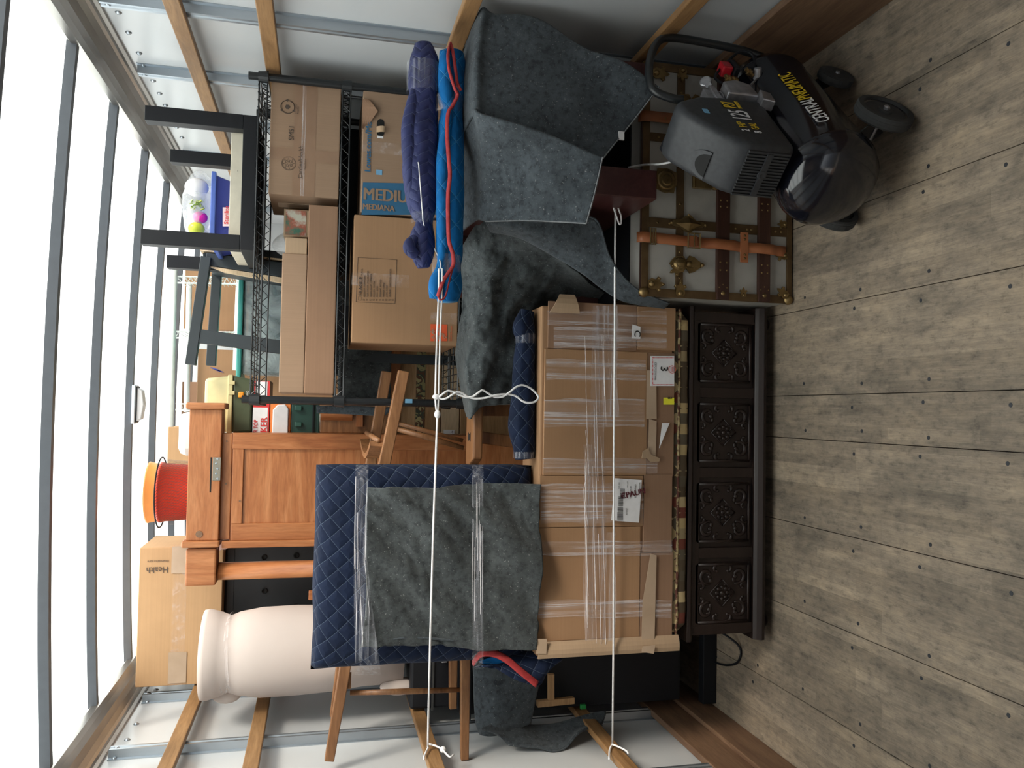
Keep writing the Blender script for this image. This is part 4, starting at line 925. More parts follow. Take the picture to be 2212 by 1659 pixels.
def carton(label, px0, px1, py0, py1, Y, depth, mt, zb=None, zt=None, cat='box', name='carton', group=None, flaps=True):
    """a shut carton: front face given by the pixel box at depth Y (px0 = top, py0 = right)"""
    pm_ = ((px0+px1)/2, (py0+py1)/2)
    x1 = at(pm_[0], py0, Y=Y).x; x0 = at(pm_[0], py1, Y=Y).x; z1 = at(px0, pm_[1], Y=Y).z if zt is None else zt; z0 = at(px1, pm_[1], Y=Y).z if zb is None else zb
    t = thing(name, label, cat, ((x0+x1)/2, Y+depth/2, z0), group)
    B().box((x0, Y, z0), (x1, Y+depth, z1)).done('body', M[mt] if isinstance(mt, str) else mt, t, bev=.003)
    if flaps:
        B().box((x0+.002, Y+depth/2-.0008, z1), (x1-.002, Y+depth/2+.0008, z1+.0006)).done('flap_seam', M['inkb'], t)
    return t, x0, x1, z0, z1
# small carton with printed emblems
t, x0, x1, z0, z1 = carton('small shut carton printed SMS1 with two round emblems on the middle wire shelf', 583, 735, 182, 424, RY0+.012, .30, 'cardh', zb=S1)
yf = RY0+.012
def onf(t, x, y, yy=yf, o=.001): p = at(x, y, Y=yy-o); return (p.x, p.y, p.z)
for a, c, mt in ((z0+.078, z0+.150, 'tapeb2'),): strip(t, x0, x1, a, c, yf, M[mt], th=.0006)
strip(t, x0, x1, z0+.112, z0+.124, yf-.0012, M['film'])
for xx in (x0+.115,): strip(t, xx, xx+.040, z0+.15, z1-.002, yf, M['tapeb2']) ; strip(t, xx-.0, xx+.040, z0+.002, z0+.085, yf, M['tapeb2'])
text(t, 'SMS1', onf(t, 634, 304), RT, UR, .023, M['inkb'], bold=.018)
text(t, 'CardinalHealth', onf(t, 652, 386, o=.0022), RT, UR, .018, M['inkb'])
text(t, 'Medical Products', onf(t, 660, 366, o=.0022), RT, UR, .005, M['inkb'])
text(t, 'Corrugated\nRecycles', onf(t, 640, 246, o=.0022), RT, UR, .007, M['inkb'])
c = V(onf(t, 621, 231)); q = B()   # recycling ring of three arrows
for k in range(3):
    a0 = k*2.094+.25; pts = [c+V((math.cos(a0+i*.18)*.0215, 0, math.sin(a0+i*.18)*.0215)) for i in range(11)]
    q.tube(pts, .0030, 5, flat=.3); e_ = pts[-1]; tn_ = (pts[-1]-pts[-2]).normalized(); rd = (e_-c).normalized()
    q.prism([e_+rd*.005, e_-rd*.005, e_+tn_*.007], (0, -.0006, 0))
q.prism([c+V((0, -.0002, .008)), c+V((-.007, -.0002, .004)), c+V((-.007, -.0002, -.004)), c+V((0, -.0002, -.008)), c+V((.007, -.0002, -.004)), c+V((.007, -.0002, .004))], (0, -.0004, 0))
q.done('recycling_mark', M['inkb'], t)
c = V(onf(t, 624, 353)); q = B()
for r_ in (.0230, .0205, .0120): q.tube([c+V((math.cos(i*math.pi/12)*r_, 0, math.sin(i*math.pi/12)*r_)) for i in range(24)], .0005, 4, closed=True)
for k in range(16):
    a = k*math.pi/8; r0, r1 = (.004, .0105) if k % 2 else (.0140, .0190); q.tube([c+V((math.cos(a)*r0, 0, math.sin(a)*r0)), c+V((math.cos(a+.2)*r1, 0, math.sin(a+.2)*r1))], .0006, 4)
q.done('round_stamp', M['inkb'], t)
# left side writing
text(t, 'CardinalHealth', (x0-.001, yf+.25, z0+.17), (0, -1, 0), UR, .022, M['inkb'], off=0)
B().box((x0-.0012, yf+.11, z0+.02), (x0, yf+.17, z0+.20)).done('tape', M['tapeb'], t)
# picture carton
t, x0, x1, z0, z1 = carton('shallow picture box with a green and red print between the cartons on the rack', 613, 661, 452, 511, RY0+.10, .2, 'card2', flaps=False, zb=S1)
B().box((x0+.004, RY0+.098, z1-.073), (x1-.004, RY0+.0995, z1-.006)).done('picture', pm('picture_print', (.05, .16, .11), (.35, .10, .06), ns=26, c2=(.5, .5, .42), lo=.35, hi=.65), t)
# two long cartons
t, x0, x1, z0, z1 = carton('long narrow brown carton, lower of the two on the middle wire shelf', 662, 714, 443, 851, RY0+.005, .28, 'card3', zb=S1)
zl = z1
t, x0, x1, z0, z1 = carton('long pale carton with an open end, upper of the two on the rack', 606, 660, 548, 849, RY0+.006, .27, 'cardh', zb=zl+.001)
fx = at(640, 514, Y=RY0+.012).x
B().box((x1+.0005, RY0+.012, z0+.002), (fx, RY0+.26, z1-.008)).done('inner_carton', M['card2'], t, bev=.002)
# FRAGILE carton
t, x0, x1, z0, z1 = carton('large plain carton marked FRAGILE with an orange shop square', 762, 990, 471, 744, RY0-.006, .33, 'card', zb=S2)
yf = RY0-.006
cl = [((773, 651), (773, 557)), ((773, 557), (857, 562)), ((857, 562), (853, 657)), ((853, 657), (769, 652))]
q = B(); A_ = [V(onf(t, *p, yy=yf)) for p in ((769, 652), (773, 556), (857, 561), (853, 656))]; q.tube(A_, .0007, 4, closed=True)
for i in range(10):
    c = V(onf(t, 786+i*6.9, 648, yy=yf)); q.tube([c+V((-.0025, 0, -.0025)), c+V((.0025, 0, -.0025)), c+V((.0025, 0, .0025)), c+V((-.0025, 0, .0025))], .0004, 4, closed=True)
c = V(onf(t, 777, 645, yy=yf)); q.tube([c+V((-.006, 0, -.005)), c+V((.006, 0, -.005)), c+V((.006, 0, .005)), c+V((-.006, 0, .005))], .0004, 4, closed=True)
q.done('check_boxes', M['inkb'], t)
text(t, 'FRAGILE', onf(t, 782, 639, yy=yf), RT, UR, .017, M['inkb'], bold=.02); text(t, 'FR\u00c1GIL', onf(t, 783, 596, yy=yf), RT, UR, .0075, M['inkb'])
for i, (a, c) in enumerate((('BEDROOM', 'DORMITORIO'), ('FAMILY ROOM', 'SALA DE ESTAR'), ('DINING ROOM', 'COMEDOR'), ('KITCHEN', 'COCINA'), ('BATH', 'BA\u00d1O'), ('BASEMENT', 'S\u00d3TANO'), ('GARAGE', 'GARAJE'), ('ATTIC', '\u00c1TICO'), ('LAUNDRY', 'CUARTO DE LAVADO'))):
    text(t, a+'  '+c, onf(t, 788+i*6.9, 642, yy=yf), RT, UR, .0068, M['inkb'], bold=.012, sx=.92)
q0 = [V(onf(t, *p, yy=yf, o=.0012)) for p in ((930, 737), (930, 700), (966, 701), (966, 737))]
B().prism(q0, (0, -.0003, 0)).done('orange_square', M['orange'], t)
d1 = V((.75, 0, .66)).normalized(); d2 = V((-.66, 0, .75))
for s_, px, py, sz in (('THE', 943, 735, .011), ('HOME', 955, 735, .018), ('DEPOT', 965, 729, .014)):
    text(t, s_, onf(t, px, py, yy=yf, o=.0018), d1, d2, sz, M['card2'], bold=.03)
text(t, 'Lift with care\nLevantar con cuidado', onf(t, 972, 737, yy=yf), RT, UR, .006, M['orange'])
strip(t, at(800, 618, Y=yf).x, at(800, 590, Y=yf).x, at(883, 600, Y=yf).z, at(760, 600, Y=yf).z, yf, M['tape'])
strip(t, at(960, 700, Y=yf).x, at(960, 676, Y=yf).x, z0, at(930, 690, Y=yf).z, yf, M['tape'])
# MEDIUM carton
t, x0, x1, z0, z1 = carton('blue banded moving carton printed MEDIUM with a torn hand hole', 782, 985, 203, 466, RY0-.004, .32, 'cardh', zb=S2)
yf = RY0-.004
q0 = [V(onf(t, *p, yy=yf)) for p in ((781, 464), (784, 394), (985, 398), (985, 464))]; B().prism(q0, (0, -.0004, 0)).done('blue_band', M['lblue'], t)
text(t, 'MEDIUM', onf(t, 784, 431, yy=yf, o=.0016), DN, RT, .058, M['cardh'], bold=.045, sx=.86); text(t, 'MEDIANA', onf(t, 783, 452, yy=yf, o=.0016), DN, RT, .028, M['cardh'], bold=.04, sx=.86)
text(t, 'Lowes.com/Moving', onf(t, 800, 372, yy=yf, o=.001), RT, UR, .028, M['lblue'], bold=.035, sx=.98)
c = V(onf(t, 822, 276, yy=yf)); q = B(); q.prism([c+V((math.cos(a*math.pi/8)*(.016 if math.cos(a*math.pi/8) > 0 else .016)+(.014 if math.cos(a*math.pi/8) > 0 else -.014), 0, math.sin(a*math.pi/8)*.013)) for a in range(16)], (0, -.0005, 0)); q.done('hand_hole', M['hole_shade'], t)
P = [[c+V((-.018+.02*j/4, -.002-.012*math.sin(i*.5), .012-.024*i/4)) for j in range(5)] for i in range(5)]; B().grid(P).done('torn_flap', M['card2'], t, sol=.002)
B().box((c.x-.036, c.y-.0008, c.z-.010), (c.x-.028, c.y-.0002, c.z+.010)).done('white_scrap', M['white'], t)
P = [[V((at(790, 215+j*9, Y=yf).x, yf-.003-.014*math.sin(j*.6)*(i/4), z1-.05*i/4*(1-abs(j-3)/5)+.002)) for j in range(8)] for i in range(5)]; B().grid(P).done('crumpled_edge', M['card3'], t, sol=.002)
p = at(819, 372, Y=yf-.001); B().box((p.x-.009, p.y-.0006, p.z-.010), (p.x+.008, p.y, p.z+.010)).done('painter_tape', M['tapeblue'], t)
strip(t, at(800, 330, Y=yf).x, at(800, 305, Y=yf).x, at(905, 300, Y=yf).z, z1, yf, M['tape'])
# grey folded bag on the shelf
t = thing('plastic_bag', 'limp grey plastic bag lying on the rack beside the picture box', 'bag', (at(590, 520, Y=2.9).x, 2.93, S1))
pc = at(600, 525, Y=2.93)
q = B(); q.ball((pc.x, 2.95, (S1+pc.z)/2+.0), 1, .055, .08, (pc.z-S1)/2+.02, 20, 14)
for v in q.bm.verts: v.co += V((0, -.3, 1))*noise.fractal(v.co*14, 1, 2, 3)*.008
q.done('bag_body', M['bag'], t, smooth=True)

# ================================================================== upside-down black coffee table and its load
t = thing('coffee_table', 'black square legged coffee table standing upside down on top of the wire rack', 'table', (.93, 3.0, S0))
ty0 = 2.76; xr_ = at(420, 237, Y=ty0).x; xl_ = at(420, 533, Y=ty0).x; tyb_ = ty0+.50
zt0 = S0; zt1 = zt0+.045; ztop = at(312, 255, Y=ty0).z
B().box((xl_, ty0, zt0), (xr_, tyb_, zt1)).done('tabletop', M['black'], t, bev=.002)
lw = .048
for x in (xl_, xr_-lw):
    for y in (ty0, tyb_-lw): B().box((x, y, zt1), (x+lw, y+lw, ztop)).done('leg', M['black'], t, bev=.0015)
tcr = thing('flat_carton', 'flat cream box lying inside the upturned black table', 'box', (.93, 3.0, zt1))
zc1 = at(497, 400, Y=ty0+.06).z
B().box((xl_+.012, ty0+lw+.006, zt1), (xr_-.012, tyb_-lw-.006, zc1)).done('body', M['cream'], tcr, bev=.002)
B().box((.93, ty0+lw+.004, zt1+.02), (.935, ty0+lw+.0065, zt1+.0201)).done('scuff', M['white'], tcr)
t = thing('storage_tote', 'dark blue storage tote with a paler rim on top of the cream box', 'tote', (.93, 3.0, zc1))
tY = ty0+.12; x1 = at(480, 376, Y=tY).x; x0 = at(480, 528, Y=tY).x; z1 = at(456, 450, Y=tY).z
bl = flat('blue_plastic', (.022, .035, .22), .35); bl2 = flat('blue_plastic_rim', (.07, .13, .45), .35)
q = B(); q.hexa([V(p) for p in ((x0+.02, tY+.012, zc1), (x1-.02, tY+.012, zc1), (x1-.02, tY+.25, zc1), (x0+.02, tY+.25, zc1), (x0, tY, z1), (x1, tY, z1), (x1, tY+.262, z1), (x0, tY+.262, z1))]); q.done('body', bl, t, bev=.006)
B().box((x0-.006, tY-.006, z1-.014), (x1+.006, tY+.268, z1+.002)).done('rim', bl2, t, bev=.003)
P = [V(onf(t, *p, yy=tY-.001)) for p in ((481, 489), (481, 448), (496, 448), (496, 489))]
B().prism(P, (0, -.0006, 0)).done('brand_label', flat('pink_label', (.70, .55, .60), .5), t, bev=.0002); text(t, 'Sterilite', onf(t, 493, 485, yy=tY-.002), RT, UR, .020, M['redp'], bold=.015)
# bag of fake flowers and eggs
t = thing('plastic_bag', 'clear plastic bag of fake flowers and bright toy eggs on the blue tote', 'bag', (.93, 3.05, z1))
bx_ = at(428, 440, Y=tY+.13)
q = B(); q.ball(((x0+x1)/2+.03, tY+.14, z1+.052), 1, (x1-x0)/2+.01, .12, .058, 28, 16)
for v in q.bm.verts:
    v.co += V((.5, .3, 1))*noise.fractal(v.co*11, 1, 2, 3)*.014
    v.co.z = max(v.co.z, z1+.003)
q.done('bag_body', M['bag'], t, smooth=True)
for lab, px, py, c, r_ in (('bright pink egg', 432, 470, (.75, .02, .35), .022), ('yellow green striped egg', 424, 494, (.55, .62, .05), .024), ('pale white ball', 425, 405, (.75, .75, .78), .034)):
    p = at(px, py, Y=tY+.05); p.z = max(p.z, z1+.02); q = B(); q.ball(p, r_, .95, .95, 1.15, 16, 12); q.done('egg' if 'egg' in lab else 'ball', flat(lab, c, .35), t, smooth=True, label=lab)
q = B(); c = at(432, 443, Y=tY+.03)
for k in range(60):
    a = random.uniform(0, 6.28); r_ = random.uniform(0, .022); p = c+V((math.cos(a)*r_, random.uniform(-.015, .02), math.sin(a)*r_*1.2+.004)); q.beam(p, p+V((random.uniform(-.010, .010), random.uniform(-.01, .01), random.uniform(-.01, .012))), .004, .0015)
q.done('fake_flowers', pm('flower_green_yellow', (.14, .28, .05), (.60, .60, .12), ns=50, bst=0), t)
# slate stool lying behind
t = thing('slate_stool', 'dark slate painted stool lying on its side behind the rack, raw plywood underneath its seat', 'stool', (.5, 3.3, 1.6))
sY = 3.14; sYb = 3.40
def pp(x, y, Y=sY): return at(x, y, Y=Y)
a, b_ = pp(444, 545), pp(700, 600); s2 = a-b_
q = B(); q.prism([pp(446, 546), pp(444, 572), pp(700, 612), pp(700, 578)], (0, .26, 0)); q.done('seat', M['slate'], t, bev=.002)
q = B(); q.prism([pp(432, 538), pp(432, 541), pp(700, 574), pp(700, 570)], (0, .27, 0)); q.done('plywood_edge', M['raw'], t)
q = B(); q.prism([pp(430, 529), pp(432, 538), pp(700, 570), pp(700, 552), pp(432, 527)], (0, .27, 0)); q.done('seat_top', M['slate'], t)
q = B(); q.prism([pp(452, 575), pp(484, 588), pp(700, 628), pp(700, 614)], (0, .02, 0)); q.done('plywood_rail', M['raw'], t)
B().beam(pp(446, 556), pp(412, 788), .036, .036, (0, 1, 0)).done('leg', M['slate'], t, bev=.002)
B().beam(pp(470, 575, sYb), pp(456, 790, sYb), .036, .036, (0, 1, 0)).done('leg', M['slate'], t, bev=.002)
B().beam(pp(428, 726), pp(680, 760), .050, .030, (0, 1, 0)).done('cross_rail', M['slate'], t, bev=.002)
B().beam(pp(448, 556, sY+.02), pp(448, 556, sYb), .03, .03).done('side_rail', M['slate'], t)
q = B()
B().box((pp(700, 640).x, sY+.04, .0), (pp(700, 600).x, sYb, pp(700, 600).z)).done('leg', M['slate'], t); B().beam(pp(700, 770, sY), V((pp(700, 770).x, sY+.01, 0)), .036, .036, (0, 1, 0)).done('leg', M['slate'], t)
q.bm.free()

# ================================================================== things behind the rack
def pile(label, px0, px1, py0, py1, Y, depth, mt, zb=0.0, name='carton', cat='box', bev=.004, flaps=False, group=None):
    return carton(label, px0, px1, py0, py1, Y, depth, mt, zb=zb, cat=cat, name=name, flaps=flaps, group=group)
t, *_ = pile('tall brown carton far behind the white wire rack', 398, 700, 576, 716, 4.10, .3, 'card')
t, x0, x1, z0, z1 = pile('brown carton with blue stripes far behind the slate stool', 425, 700, 758, 950, 3.95, .14, 'card')
q = B()
for i in range(5): c = at(455+i*3.2, 793+i*1.5, Y=3.948); q.prism([c, c+V((-.004, 0, 0)), c+V((-.012, 0, -.03)), c+V((-.008, 0, -.03))], (0, -.001, 0))
q.done('blue_print', flat('blue_print', (.06, .08, .35), .5), t)
t, *_ = pile('brown carton near the front wall beside the roof', 392, 700, 828, 905, 4.60, .3, 'card3')
t, *_ = pile('yellowish carton far behind the orange bucket', 362, 700, 924, 1010, 4.25, .25, 'cardl')
# white wire rack lying on its side
t = thing('white_rack', 'white wire shelving lying on its side behind the slate stool', 'shelf', (.35, 3.7, 1.6))
wm = flat('white_coating', (.66, .70, .68), .4)
wY = 3.62
def wt(a, b_, r=.0125): B().tube([a, b_], r, 12).done('post', wm, t, smooth=True)
wt(at(377, 580, Y=wY), at(368, 922, Y=wY)); wt(at(409, 614, Y=wY+.30), at(403, 890, Y=wY+.30)); wt(at(520, 597, Y=wY), at(512, 800, Y=wY)); 
wt(at(516, 600, Y=wY+.30), at(508, 800, Y=wY+.30))
for ya, yb in ((597, 600), (716, 718), (872, 874)):
    q = B(); xb = 522 if ya < 800 else 470
    for Yk in (wY, wY+.30):
        a, b_ = at(380, ya, Y=Yk), at(xb, yb, Y=Yk)
        q.tube([a, b_], .003, 6); a2, b2 = a+V((-.028, 0, 0)), b_+V((-.028, 0, 0)); q.tube([a2, b2], .003, 6)
        n = 22; q.tube([(a if i % 2 else a2).lerp(b_ if i % 2 else b2, i/n) for i in range(n+1)], .002, 5)
    for f in (.33, .66): q.tube([at(380, ya, Y=wY+.3*f), at(xb, yb, Y=wY+.3*f)], .003, 6)
    for i in range(17): a = at(380+(xb-380)*i/16, ya, Y=wY); q.tube([a, a+V((0, .30, 0))], .0016, 5)
    q.done('wire_shelf', wm, t)
zlow = at(520, 700, Y=wY).z
B().tube([(at(520, 640, Y=wY).x, wY+.02, zlow), (at(520, 640, Y=wY).x, wY+.02, 0)], .012, 10).done('post', wm, t); B().tube([(at(520, 780, Y=wY).x, wY+.28, zlow), (at(520, 780, Y=wY).x, wY+.28, 0)], .012, 10).done('post', wm, t)
# clear tote with teal lid
t = thing('storage_tote', 'clear storage tote with a teal lid, packed with clothes, behind the black rack', 'tote', (at(560, 700, Y=3.42).x, 3.5, 0))
kY = 3.44; x1 = at(560, 590, Y=kY).x; x0 = at(560, 815, Y=kY).x; z1 = at(524, 700, Y=kY).z; z0 = at(612, 700, Y=kY).z
B().box((x0+.01, kY+.006, z0), (x1-.01, kY+.16, z1)).done('body', M['tote'], t, bev=.012)
teal = flat('teal_plastic', (.06, .36, .33), .35)
B().box((x0-.006, kY-.008, z1), (x1+.006, kY+.17, z1+.020)).done('lid', teal, t, bev=.006)
B().box((x0+.02, kY+.02, z0+.01), (x1-.02, kY+.15, z1-.02)).done('clothes', pm('folded_clothes', (.05, .10, .12), (.16, .27, .30), ns=9, c2=(.52, .48, .46), lo=.38, hi=.62, detail=1), t, bev=.02)
tu = thing('black_crate', 'black crate under the clear teal lidded tote', 'crate', ((x0+x1)/2, 3.5, 0)); B().box((x0+.02, kY, 0), (x1-.02, kY+.16, z0-.001)).done('body', M['black'], tu, bev=.004); B().box((x0+.01, kY-.006, z0-.05), (x1-.01, kY+.165, z0-.03)).done('rim', M['black'], tu)
# beer-coloured cooler: yellow lid, green body
t = thing('cooler', 'cooler with pale yellow lid, green body and orange latch above the pine cabinet', 'cooler', (at(530, 870, Y=3.2).x, 3.3, 0))
kY = 3.20; x1 = at(530, 812, Y=kY).x; x0 = at(530, 936, Y=kY).x; zl1 = at(440, 850, Y=kY).z; zl0 = at(500, 850, Y=kY).z; zb_ = at(545, 850, Y=kY).z
cy_ = flat('pale_yellow_plastic', (.66, .58, .30), .4); gn = flat('olive_green_plastic', (.10, .125, .07), .45)
q = B(); q.hexa([V(p) for p in ((x0, kY, zl0), (x1, kY, zl0), (x1, kY+.20, zl0), (x0, kY+.20, zl0), (x0+.01, kY+.02, zl1), (x1-.012, kY+.02, zl1), (x1-.012, kY+.18, zl1), (x0+.01, kY+.18, zl1))]); q.done('lid', cy_, t, bev=.012)
B().box((x0, kY-.004, zl0-.004), (x1+.003, kY+.2, zl0+.014)).done('lid_rim', cy_, t, bev=.003)
q = B(); q.hexa([V(p) for p in ((x0+.005, kY+.012, zb_), (x1-.012, kY+.012, zb_), (x1-.012, kY+.19, zb_), (x0+.005, kY+.19, zb_), (x0, kY+.002, zl0-.004), (x1, kY+.002, zl0-.004), (x1, kY+.198, zl0-.004), (x0, kY+.198, zl0-.004))]); q.done('body', gn, t, bev=.008)
P = at(521, 853, Y=kY-.004); q = B(); q.box((P.x-.011, kY-.010, P.z-.010), (P.x+.011, kY+.004, P.z+.010)); q.done('latch', flat('orange_latch', (.85, .30, .02), .4), t, bev=.004)
text(t, 'OVO', at(537, 859, Y=kY-.001), RT, UR, .012, M['lwhite'])
for py in (826, 848): P = at(492, py, Y=kY); B().box((P.x-.008, kY-.008, zl0-.012), (P.x+.006, kY+.0, zl0+.010)).done('lid_catch', cy_, t, bev=.001)
zb2 = zb_
# appliance box with writing
zk = at(582, 880, Y=3.19).z
t, x0, x1, z0, z1 = pile('red and white appliance box printed TOP and KER under the green cooler', 547, 582, 822, 936, 3.19, .2, flat('box_dark', (.06, .04, .04), .4), zb=zk, name='appliance_box')
t.name = 'appliance_box'
kY = 3.188
q0 = [at(*p, Y=kY) for p in ((546, 822), (546, 960), (580, 960), (580, 822))]; 
zA = at(546, 880, Y=3.188).z
B().box((x0, kY-.001, z0), (x1-.002, kY+.002, z1)).done('red_panel', M['redp'], t)
a = at(553, 880, Y=kY-.002); b_ = at(577, 936, Y=kY-.002); B().box((b_.x, kY-.0022, b_.z), (a.x-.0, kY-.0005, at(546, 900, Y=kY).z)).done('white_panel', M['white'], t)
p = at(576, 934, Y=kY-.0023); text(t, 'KER', p, RT, UR, .034, M['redp'], bold=.03, sx=.95)
p = at(556, 934, Y=kY-.0023); text(t, 'R TOP', p, RT, UR, .021, M['redp'], bold=.02, sx=.8)
a = at(555, 824, Y=kY-.002); b_ = at(577, 856, Y=kY-.002); B().box((b_.x, kY-.0022, b_.z), (a.x, kY-.0005, a.z)).done('white_panel', M['white'], t)
# white case on an orange carton
zg = at(628, 900, Y=3.19).z
t, x0, x1, z0, z1 = pile('orange carton with a rounded white appliance pictured on it beside the black rack post', 583, 628, 860, 936, 3.19, .2, flat('orange_box', (.75, .22, .05), .45), zb=zg, name='appliance_box')
q = B(); a = at(588, 874, Y=3.186); b_ = at(622, 940, Y=3.186)
q.prism([(b_.x, 3.187, a.z-.002), (a.x-.02, 3.187, a.z-.003), (a.x, 3.187, a.z-.020), (a.x+.002, 3.187, b_.z+.012), (a.x-.015, 3.187, b_.z), (b_.x, 3.187, b_.z)], (0, -.010, 0)); q.done('white_appliance', flat('grey_white_plastic', (.62, .62, .64), .4), t, bev=.004)
# green tool case
zg2 = at(690, 900, Y=3.19).z
t, x0, x1, z0, z1 = pile('dark green hard case with latches above the pine drawer box', 629, 689, 872, 936, 3.19, .2, flat('dark_green_plastic', (.012, .045, .035), .4), zb=zg2, name='tool_case', cat='case')
for py in (880, 915): P = at(640, py, Y=3.188); B().box((P.x-.012, 3.178, P.z-.02), (P.x+.006, 3.19, P.z+.005)).done('latch', flat('green_latch', (.02, .07, .055), .4), t, bev=.002)
B().box((x0, 3.184, z0+.02), (x1, 3.19, z0+.026)).done('seam', M['black'], t)
# pine drawer box with rounded front, then plywood crate
t, x0, x1, z0, z1 = pile('reddish pine drawer box with a rounded corner under the green case', 692, 860, 878, 936, 3.19, .2, 'chairw', zb=at(842, 880, Y=3.24).z, name='drawer_box')
q = B(); q.lathe([(0, 0), (.028, 0), (.028, .12), (0, .12)], (x1-.03, 3.20, z1-.120), seg=20); q.done('rounded_post', M['pine'], t, smooth=False)
B().box((at(770, 905, Y=3.18).x-.03, 3.175, z1-.16), (x1, 3.192, z1-.135)).done('pine_rail', M['pinex'], t)
t = thing('folded_felt', 'folded grey felt pad wedged beside the black rack post', 'blanket', (.2, 3.1, 1.2))
a = at(745, 745, Y=3.11); b_ = at(850, 862, Y=3.11)
ctrl = [[V((x, 3.12+.01*math.sin(x*40), z)) for x in (b_.x-.02, b_.x+.05, (a.x+b_.x)/2+.04, a.x)] for z in (a.z+.02, a.z*.75+b_.z*.25, (a.z+b_.z)/2, b_.z+.01)]
B().grid(patch(ctrl, 6, 6, .01, 8)).done('cloth', M['felt2'], t, smooth=True, sol=.03, off=1)
ctrl = [[at(683, 876, Y=3.09), at(750, 876, Y=3.09), at(850, 880, Y=3.09)], [at(684, 893, Y=3.09), at(750, 895, Y=3.09), at(830, 900, Y=3.09)]]
B().grid(patch(ctrl, 4, 8, .003, 12)).done('folded_edge', M['felt'], t, smooth=True, sol=.01, off=1)
t = thing('plywood_crate', 'plywood crate bound with camouflage tape behind the wooden chair', 'crate', (.25, 3.4, 0))
kY = 3.24; x0 = at(900, 938, Y=kY).x; x1 = at(900, 740, Y=kY).x; z1 = at(842, 880, Y=kY).z
x0b = x0
for i, (xa, xb) in enumerate(((846, 907), (908, 952), (953, 993), (994, 1150))):
    B().box((x0, kY-.003*(i % 2), at(xb, 880, Y=kY).z+.001), (x1, kY+.17, at(xa, 880, Y=kY).z)).done('plank', M['ply' if i != 2 else 'raw'], t, bev=.002)
B().box((x0, kY+.0, 0), (x1, kY+.17, at(1150, 880, Y=kY).z)).done('plank', M['ply'], t)
B().box((x0+.05, kY-.012, at(846, 880, Y=kY).z-.03), (x1-.0, kY-.004, z1+.002)).done('lip', M['pinex'], t)
q = B(); a = at(901, 745, Y=kY-.006); b_ = at(916, 960, Y=kY-.006); q.box((b_.x, kY-.005, b_.z+.0), (a.x, kY-.0035, a.z+.0)); q.done('camouflage_tape', M['camo'], t)
P = at(970, 935, Y=kY-.006); B().box((P.x-.018, kY-.0055, P.z-.022), (P.x+.012, kY-.004, P.z+.022)).done('paper_label', M['white'], t); text(t, '06-04', (P.x-.012, kY-.0056, P.z-.016), RT, UR, .009, M['ink'])
P = at(970, 968, Y=kY-.006); B().box((P.x-.012, kY-.0055, P.z-.04), (P.x+.010, kY-.004, P.z+.045)).done('bar_label', M['white'], t)
q = B(); 
for k in range(14): q.box((P.x-.008+k*.0012, kY-.0062, P.z-.03), (P.x-.0076+k*.0012, kY-.0056, P.z+.03))
q.done('bar_code', M['ink'], t)['kind'] = 'stuff'

# ================================================================== pine cabinet, bucket, basket
t = thing('pine_cabinet', 'tall orange pine cabinet with a hinge plate on its thick top board', 'cabinet', (-.15, 3.25, 0))
kY = 3.08
def pr(x, y, Y=kY): return at(x, y, Y=Y)
xR, xL = pr(450, 884).x, pr(450, 1166).x; zT = pr(408, 1000).z; zTb = pr(478, 1000).z
B().box((xL, kY-.02, zTb), (xR, kY+.08, zT)).done('top_board', M['pinex'], t, bev=.003)
B().box((xR, kY-.035, pr(490, 880).z), (pr(450, 870).x, kY+.08, pr(404, 880).z)).done('end_cap', M['pine'], t, bev=.006)
B().box((pr(450, 1180).x, kY-.035, pr(476, 1170).z), (xL, kY+.08, pr(394, 1170).z)).done('end_cap', M['pine'], t, bev=.006)
x_r = pr(600, 936).x
B().box((xL, kY+.0, pr(500, 1000).z), (pr(490, 936).x, kY+.06, zTb)).done('rail', M['pinex'], t, bev=.002)
B().box((xL-.012, kY+.005, 0), (x_r, kY+.30, pr(500, 1000).z)).done('carcass', M['pinex'], t)
B().box((x_r-.058, kY-.004, .9), (x_r, kY+.01, pr(503, 950).z)).done('stile', M['pine'], t, bev=.002)
B().box((pr(600, 1166).x, kY-.004, .9), (pr(600, 1130).x, kY+.01, pr(500, 1140).z)).done('stile', M['pine'], t, bev=.002)
B().box((pr(600, 1130).x, kY-.002, pr(526, 1000).z), (x_r-.058, kY+.01, pr(503, 1000).z)).done('rail', M['pinex'], t, bev=.002)
B().box((pr(600, 1180).x, kY-.02, .9), (pr(600, 1166).x, kY+.02, pr(480, 1170).z)).done('edge_board', M['pine'], t, bev=.002)
hp = V((0, kY-.022, 0)); a = pr(460, 988, kY-.021); b_ = pr(476, 1038, kY-.021)
B().box((b_.x, kY-.0225, b_.z), (a.x, kY-.0195, a.z)).done('hinge_plate', flat('hinge_metal', (.24, .22, .18), .4, .6), t, bev=.001)
q = B(); q.box((pr(458, 1062).x, kY-.0212, pr(459, 1000).z), (a.x, kY-.0198, pr(456, 1000).z)); q.done('slot', M['hole_shade'], t)
for k, yy in enumerate((991, 1001, 1012, 1023, 1034)): P = pr(470-(k % 2)*3, yy, kY-.0225); B().lathe([(.0035, 0), (.0035, .001), (0, .0014)], P, (0, -1, 0), 10).done('screw', M['steel'], t)
for px, py in ((490, 953), (488, 1045), (518, 1082)): P = pr(px, py, kY-.001 if px < 500 else kY-.003); B().lathe([(.0035, 0), (.0035, .0012), (0, .0012)], P, (0, -1, 0), 10).done('wood_plug', M['kick'], t)
P = pr(430, 1154, kY-.021); B().lathe([(.012, 0), (.012, .001), (0, .001)], P, (0, -1, 0), 16).done('wood_plug', M['kick'], t)
t = thing('pine_stand', 'orange pine block on a square post left of the pine cabinet', 'stand', (pr(450, 1235).x, 3.1, 0))
